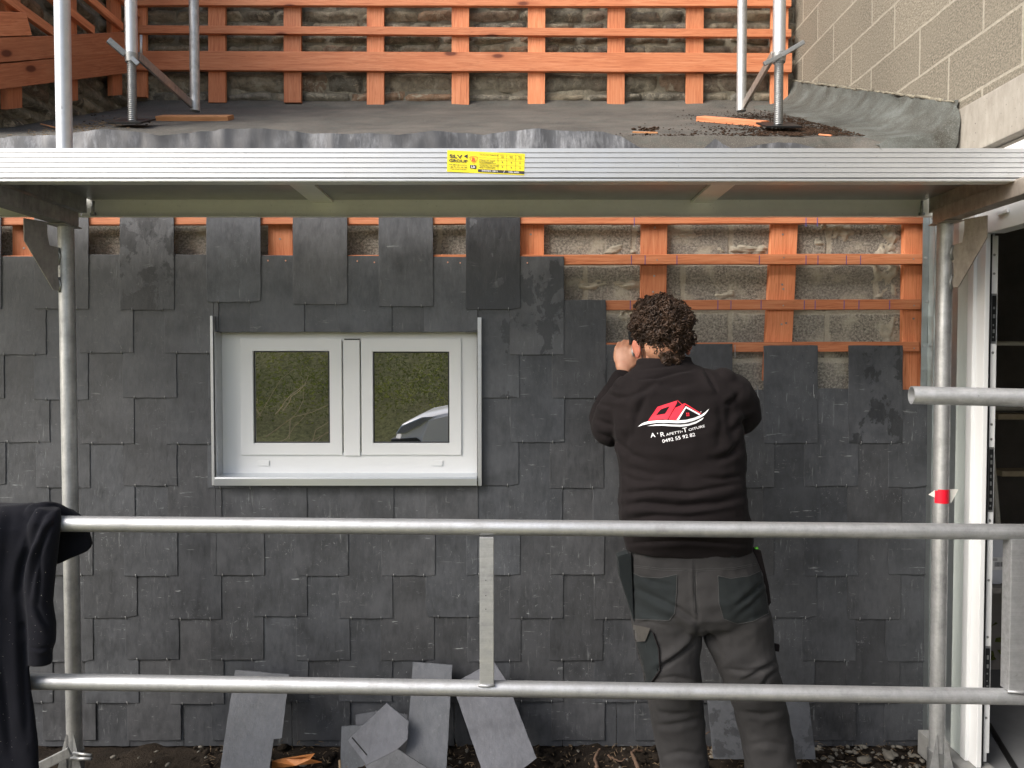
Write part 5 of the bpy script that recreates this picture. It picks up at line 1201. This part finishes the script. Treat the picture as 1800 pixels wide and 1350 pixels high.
# cargo pocket on the left thigh
V, Fc = patch(bt, [(1118,1110),(1148,1112),(1158,1140),(1160,1178),(1143,1203),(1130,1200),(1120,1150)], .006, 3); cg = np_obj('cargo_pocket', V, Fc, M['pocket_dark'], tro)
V, Fc = patch(bt, [(1113,1098),(1143,1104),(1139,1115),(1134,1127),(1113,1129)], .014, 3); np_obj('pocket_flap', V, Fc, M['flap_grey'], cg)
q = stroke(bt, [(1148,1112),(1158,1140),(1160,1178),(1143,1203)], .0022, .006); q.build('pocket_edge', M['sweat_black'], cg, smooth=True)
# hanging holster pockets at the sides
def slab(name, pts, Y, th, mat, parent=tro):
    b = MB(); n = len(pts); c = (sum(p[0] for p in pts)/n, sum(p[1] for p in pts)/n)
    b.prism([atY(x, y, Y) for x, y in pts], (0, th, 0)); return b.build(name, M[mat], parent, bevel=.003)
slab('holster_pocket', [(1086,978),(1104,972),(1110,976),(1111,1010),(1113,1060),(1115,1095),(1108,1072),(1098,1040),(1090,1015)], 2.39, .045, 'pocket_dark')
slab('holster_pocket', [(1322,966),(1338,968),(1345,1000),(1352,1030),(1356,1060),(1351,1066),(1342,1062),(1336,1015)], 2.39, .045, 'sweat_black')
slab('side_tab', [(1362,1132),(1371,1134),(1370,1146),(1361,1145)], 2.42, .012, 'sweat_black')
slab('side_tab', [(1360,1150),(1368,1175),(1378,1208),(1366,1200)], 2.42, .012, 'sweat_black')
b = MB(); b.tube([atY(1329, 962, 2.41), atY(1333, 985, 2.41)], .0065, 12); tag(b.build('pen', M['pen_green'], smooth=True), 'green pen sticking out of the right hip pocket', 'pen')
b = MB(); b.tube([atY(1350, 1090, 2.375), atY(1352, 1106, 2.375)], .0030, 6); tag(b.build('pencil', M['pencil_orange']), 'orange pencil end tucked at the right trouser side', 'pencil')
for lx in (1206, 1356):
    b = MB(); A = atY(lx, 1455, 2.42)
    ell(b, (A.x, 2.42, .085), (.048, .062, .07)); ell(b, (A.x, 2.50, .045), (.046, .10, .040)); b.box((A.x - .044, 2.36, .012), (A.x + .044, 2.60, .034))
    me, _ = organic(b, .005, 4); skinned('boot', me, 'boot')
# sweatshirt hem and cuff ribs, lint
# logo, coordinates in the 10x zoom whose corner is (1100,680)
def lg(u, v): return (1100 + u / 10, 680 + v / 10)
logo = []
def lpatch(pts, mat, off=.0016): logo.append((patch(bs, [lg(*p) for p in pts], off, 1.2), mat))
lpatch([(390,598),(560,350),(905,240),(890,300),(735,572),(600,572)], 'logo_red')
lpatch([(750,572),(865,370),(1045,290),(1035,335),(895,588)], 'logo_red')
lpatch([(905,240),(990,320),(1020,300),(1045,290),(1030,288),(990,306),(915,238)], 'logo_red', .0018)
lpatch([(1045,290),(1325,465),(1315,475),(1040,308)], 'logo_red', .0018)
lpatch([(1055,340),(1312,480),(1290,498),(1058,372),(935,580),(890,584)], 'logo_white', .0020)
lpatch([(212,702),(290,640),(390,605),(560,588),(740,585),(900,592),(1060,580),(1200,545),(1330,490),(1400,440),(1465,382),(1440,430),(1380,500),(1300,550),(1180,600),(1040,632),(900,640),(720,630),(540,632),(390,652),(300,672)], 'logo_white', .0022)
lpatch([(380,688),(520,660),(660,652),(800,660),(960,665),(1100,650),(1230,610),(1375,535),(1340,580),(1230,645),(1100,685),(960,702),(800,695),(640,682),(500,685)], 'logo_white', .0022)
lpatch([(530,497),(615,395),(770,340),(690,470)], 'sweat_black', .0024)
for (a, c) in ((1062,455),(1092,455),(1066,490),(1096,488)): lpatch([(a,c),(a+20,c-2),(a+22,c+24),(a+2,c+26)], 'logo_red', .0024)
lpatch([(1316,430),(1328,432),(1326,448),(1314,446)], 'logo_white', .002)
bym = {}
for (V, Fc), mt_ in logo: bym.setdefault(mt_, MB()).add(V, Fc)
lo_ = bym['logo_red'].build('back_logo', M['logo_red'], sw)
bym['logo_white'].build('logo_swoosh', M['logo_white'], lo_); bym['sweat_black'].build('logo_window', M['sweat_black'], lo_)
tb = MB()
def ltext(s, u, v, h, w_, ang):
    A, Fs = text_arrays(s, h, w_, .008); c, sn = math.cos(ang), math.sin(ang); V = []
    for a, e in A:
        x = u + a*c - (-e)*sn * -1 * 0 + (e)*sn * 0; X = u + a*c + e*math.sin(ang)*-1*-0.0; Yv = v - e*c - a*sn
        V.append(onto(bs, *lg(u + a*c - e*sn, v - e*c - a*sn), .002) or atY(*lg(u + a, v - e), 2.3))
    tb.add(V, Fs)
al = math.radians(12)
ltext('A', 440, 893, 78, 85, al*.7); ltext("'", 553, 832, 24, 16, al); ltext('R', 616, 880, 80, 75, al*.8); ltext('APETTI', 712, 862, 44, 260, al*.95); ltext("'", 985, 798, 22, 14, al)
ltext('T', 1010, 806, 82, 80, al); ltext('OITURE', 1110, 780, 42, 292, al*1.25); ltext('0492 55 92 82', 648, 988, 62, 590, al*1.0)
tb.build('logo_lettering', M['logo_white'], lo_)
# hammer held in the left hand
hm = empty('slate_hammer', atY(1107, 600, 2.60), 'dark slater hammer head showing just left of the worker head, gripped in his hand', 'hammer')
b = MB(); b.prism([atY(x, y, 2.575) for x, y in ((1106,582),(1118,576),(1120,604),(1108,606))], (0, .03, 0)); b.build('hammer_head', M['black_steel'], hm, bevel=.003)
b = MB(); b.tube([atY(1113, 600, 2.585), atY(1112, 640, 2.60)], [.0055, .0065], 12); b.build('shaft', M['rail_metal'], hm, smooth=True)

# ---- coat hanging on the left rails
b = MB()
loftpx(b, [(886,-230,62,2.27,.040),(900,-235,78,2.255,.058),(925,-235,72,2.215,.055),(960,-235,62,2.195,.045),(1010,-235,52,2.19,.040),(1080,-235,46,2.19,.038),(1150,-235,50,2.19,.036),(1220,-235,55,2.19,.038),(1290,-235,62,2.185,.040),(1350,-235,68,2.18,.040),(1420,-235,70,2.18,.030)], seg=40)
loftpx(b, [(894,70,103,2.225,.028),(915,58,104,2.205,.034),(950,54,101,2.195,.034),(1000,48,95,2.195,.036),(1060,42,92,2.195,.036),(1095,44,98,2.195,.036),(1130,48,95,2.195,.034),(1145,50,89,2.195,.032),(1168,50,89,2.195,.028)])
limb(b, [(60,902,2.24,.030),(92,899,2.27,.026),(118,912,2.29,.022)])
b.prism([atY(x, y, 2.285) for x, y in ((90,896),(118,897),(134,908),(146,925),(157,955),(157,963),(148,972),(120,984),(98,994),(90,950))], (0, .022, 0))
CF = [([(104,886),(75,905),(60,940),(40,990),(30,1050)], 7, .010), ([(100,915),(82,935),(62,985),(50,1060)], 6, .010), ([(20,890),(10,960),(0,1050)], 12, .006), ([(38,1030),(40,1150),(48,1300)], 8, .008), ([(0,1150),(8,1230),(18,1330)], 9, .010), ([(50,1138),(70,1142),(92,1136)], 3, .005), ([(60,1060),(75,1090),(92,1110)], 5, .006), ([(125,925),(118,950),(112,975)], 4, .003), ([(-40,900),(-60,1000),(-40,1200)], 14, .01), ([(65,950),(70,1010),(66,1070)], 6, .006)]
me_c, Vc = organic(b, .0055, 5, lambda V, N: folds(V, N, CF) + vnoise(V, (5, 5, 3), .008, 4))
ct_ = skinned('hanging_coat', me_c, 'coat_navy', None); tag(ct_, 'dark navy sweatshirt slung over the left rail ends with one sleeve hanging', 'sweatshirt')
bc = BVHTree.FromPolygons([Vector(v) for v in [v.co for v in me_c.vertices]], [tuple(p.vertices) for p in me_c.polygons])
b = MB(); rs = random.Random(2)
for i in range(70):
    x, y = rs.uniform(-5, 95), rs.uniform(890, 1350)
    if i > 60: x, y = rs.gauss(12, 12), rs.gauss(1320, 30)
    h = onto(bc, x, y, .001)
    if h is not None: b.tube([h, h + Vector((rs.uniform(-1, 1), 0, rs.uniform(-1, 1))) * rs.choice((.0006, .001, .002))], .00035, 4)
b.build('lint', M['lint'], ct_)

# ================================================================ BEHIND THE CAMERA (seen in the window panes and in the metal)
b = MB(); rs = random.Random(9)
def leafquad(b, p, s):
    d = Vector((rs.gauss(0, 1), rs.gauss(0, 1), rs.gauss(0, 1))).normalized(); e = d.orthogonal().normalized()
    b.add([p, p + d*s*.5 + e*s*.28, p + d*s, p + d*s*.5 - e*s*.28], [(0, 1, 2, 3)])
for i in range(60000):
    y = -rs.uniform(6.0, 11.5); x = rs.uniform(-10, 7); base = ground_h(x, y); hgt = (.2 + .9 * max(0, fbm((x, y, 0), .8, 3) + .4)) * rs.random()
    leafquad(b, Vector((x, y, base + hgt)), rs.uniform(.03, .075))
tag(b.build('bushes', M['leafage']), 'green bushes on the bank mirrored in the window panes', 'bushes', kind='stuff')
b = MB()
for i in range(34):
    y = -rs.uniform(4.4, 5.4); x = -rs.uniform(2.6, 6.5); z0 = ground_h(x, y) + rs.uniform(.0, .8); d = Vector((rs.uniform(-.6, 1), rs.uniform(-.3, .3), rs.uniform(.1, 1.0))) * rs.uniform(.6, 1.8)
    p = Vector((x, y, z0)); P = [p]
    for k in range(5): P.append(P[-1] + d/5 + Vector((rs.gauss(0, 1), rs.gauss(0, 1), rs.gauss(0, 1) - .4*k*.2)) * .05)
    b.tube(P, [.009, .008, .006, .005, .004, .002], 5)
tag(b.build('dry_stems', M['dry_twig']), 'pale dry stems over the bank mirrored in the left pane', 'dry stems', kind='stuff')
# parked car, mirrored in the right pane
def carpoint(px, py, Yo):   # where a point seen at (px,py) in the glass stands at depth -Yo
    d = ray(px, py); t = (3.06 * 2 + Yo) / d[1]; return Vector((d[0]*t, -Yo, CAMZ + d[2]*t))
nose = carpoint(692, 752, 3.2)
car = empty('parked_car', (nose.x, -4.0, 0), 'white car with black bumper mirrored in the right window pane', 'car')
# side profile in (length from nose, height); car lies along +X, nose at left
Lc = 4.1; prof_c = [(0.0,.42),(.02,.62),(.10,.78),(.35,.90),(.95,1.02),(1.65,1.42),(2.4,1.50),(3.3,1.46),(3.95,1.15),(4.08,.95),(4.1,.45),(3.9,.30),(.25,.28)]
def carloft(b, y0, y1, inset, zmin=None, zmax=None):
    pass
nx0 = nose.x; W0, W1 = -3.15, -4.85; b = MB(); n = len(prof_c); v = []
secs = [(W0 + .0, .06), (W0 - .12, .0), (W1 + .12, .0), (W1, .06)]
for (yy, ins) in secs:
    for (l, h) in prof_c:
        k = max(0, (h - .95)) * .38; s_ = 1 if yy > -4 else -1
        v.append((nx0 + l + (.06 if ins else 0) * (1 if l < 2 else -1), yy - s_ * k, h - (.03 if (ins and h > .5) else 0)))
f = [(i*n+k, i*n+(k+1) % n, (i+1)*n+(k+1) % n, (i+1)*n+k) for i in range(3) for k in range(n)] + [tuple(range(n))[::-1], tuple(3*n+k for k in range(n))]
b.add(v, f); b.build('body', M['car_white'], car, bevel=.03, auto=True)
b = MB(); b.prism([(nx0 - .03, W0 + .01, .30), (nx0 - .03, W0 + .01, .60), (nx0 + .30, W0 + .03, .62), (nx0 + .55, W0 + .03, .40), (nx0 + .55, W0 + .03, .28)], (0, -1.72, 0)); b.build('bumper', M['car_black'], car, bevel=.02)
b = MB(); b.prism([(nx0 + .35, W0 + .03, .55), (nx0 + .45, W0 + .03, .84), (nx0 + 1.0, W0 + .03, .98), (nx0 + 1.15, W0 + .03, .55), (nx0 + .8, W0 + .03, .50)], (0, -.04, 0)); b.build('front_wing', M['car_white'], car, bevel=.01)
b = MB(); b.prism([(nx0 + .03, W0 + .012, .66), (nx0 + .10, W0 + .012, .765), (nx0 + .36, W0 + .012, .875), (nx0 + .52, W0 + .012, .885), (nx0 + .34, W0 + .012, .76), (nx0 + .16, W0 + .012, .67)], (0, -.05, 0)); b.build('headlight', M['car_lamp'], car, bevel=.012)
b = MB(); b.prism([(nx0 + 1.15, W0 + -.03, 1.05), (nx0 + 1.68, W0 - .17, 1.38), (nx0 + 3.2, W0 - .17, 1.40), (nx0 + 3.6, W0 - .05, 1.05)], (0, .006, 0)); b.prism([(nx0 + 1.0, W0 - .2, 1.06), (nx0 + 1.62, W0 - .3, 1.41), (nx0 + 1.62, W1 + .3, 1.41), (nx0 + 1.0, W1 + .2, 1.06)], (-.01, 0, .012)); b.build('window_glass', M['car_grey'], car)
b = MB(); ell(b, (nx0 + 1.25, W0 + .10, 1.08), (.06, .10, .08)); b.build('wing_mirror', M['car_black'], car, smooth=True)
for xx in (.75, 3.3):
    for yy in (W0 + .02, W1 + .20):
        b = MB(); b.tube([(nx0 + xx, yy, .31), (nx0 + xx, yy - .20, .31)], .31, 32); wh = b.build('wheel', M['tyre'], car, bevel=.02, auto=True)
        b = MB(); b.tube([(nx0 + xx, yy + .004, .31), (nx0 + xx, yy - .02, .31)], .19, 24); b.build('rim', M['cast_metal'], wh, auto=True)
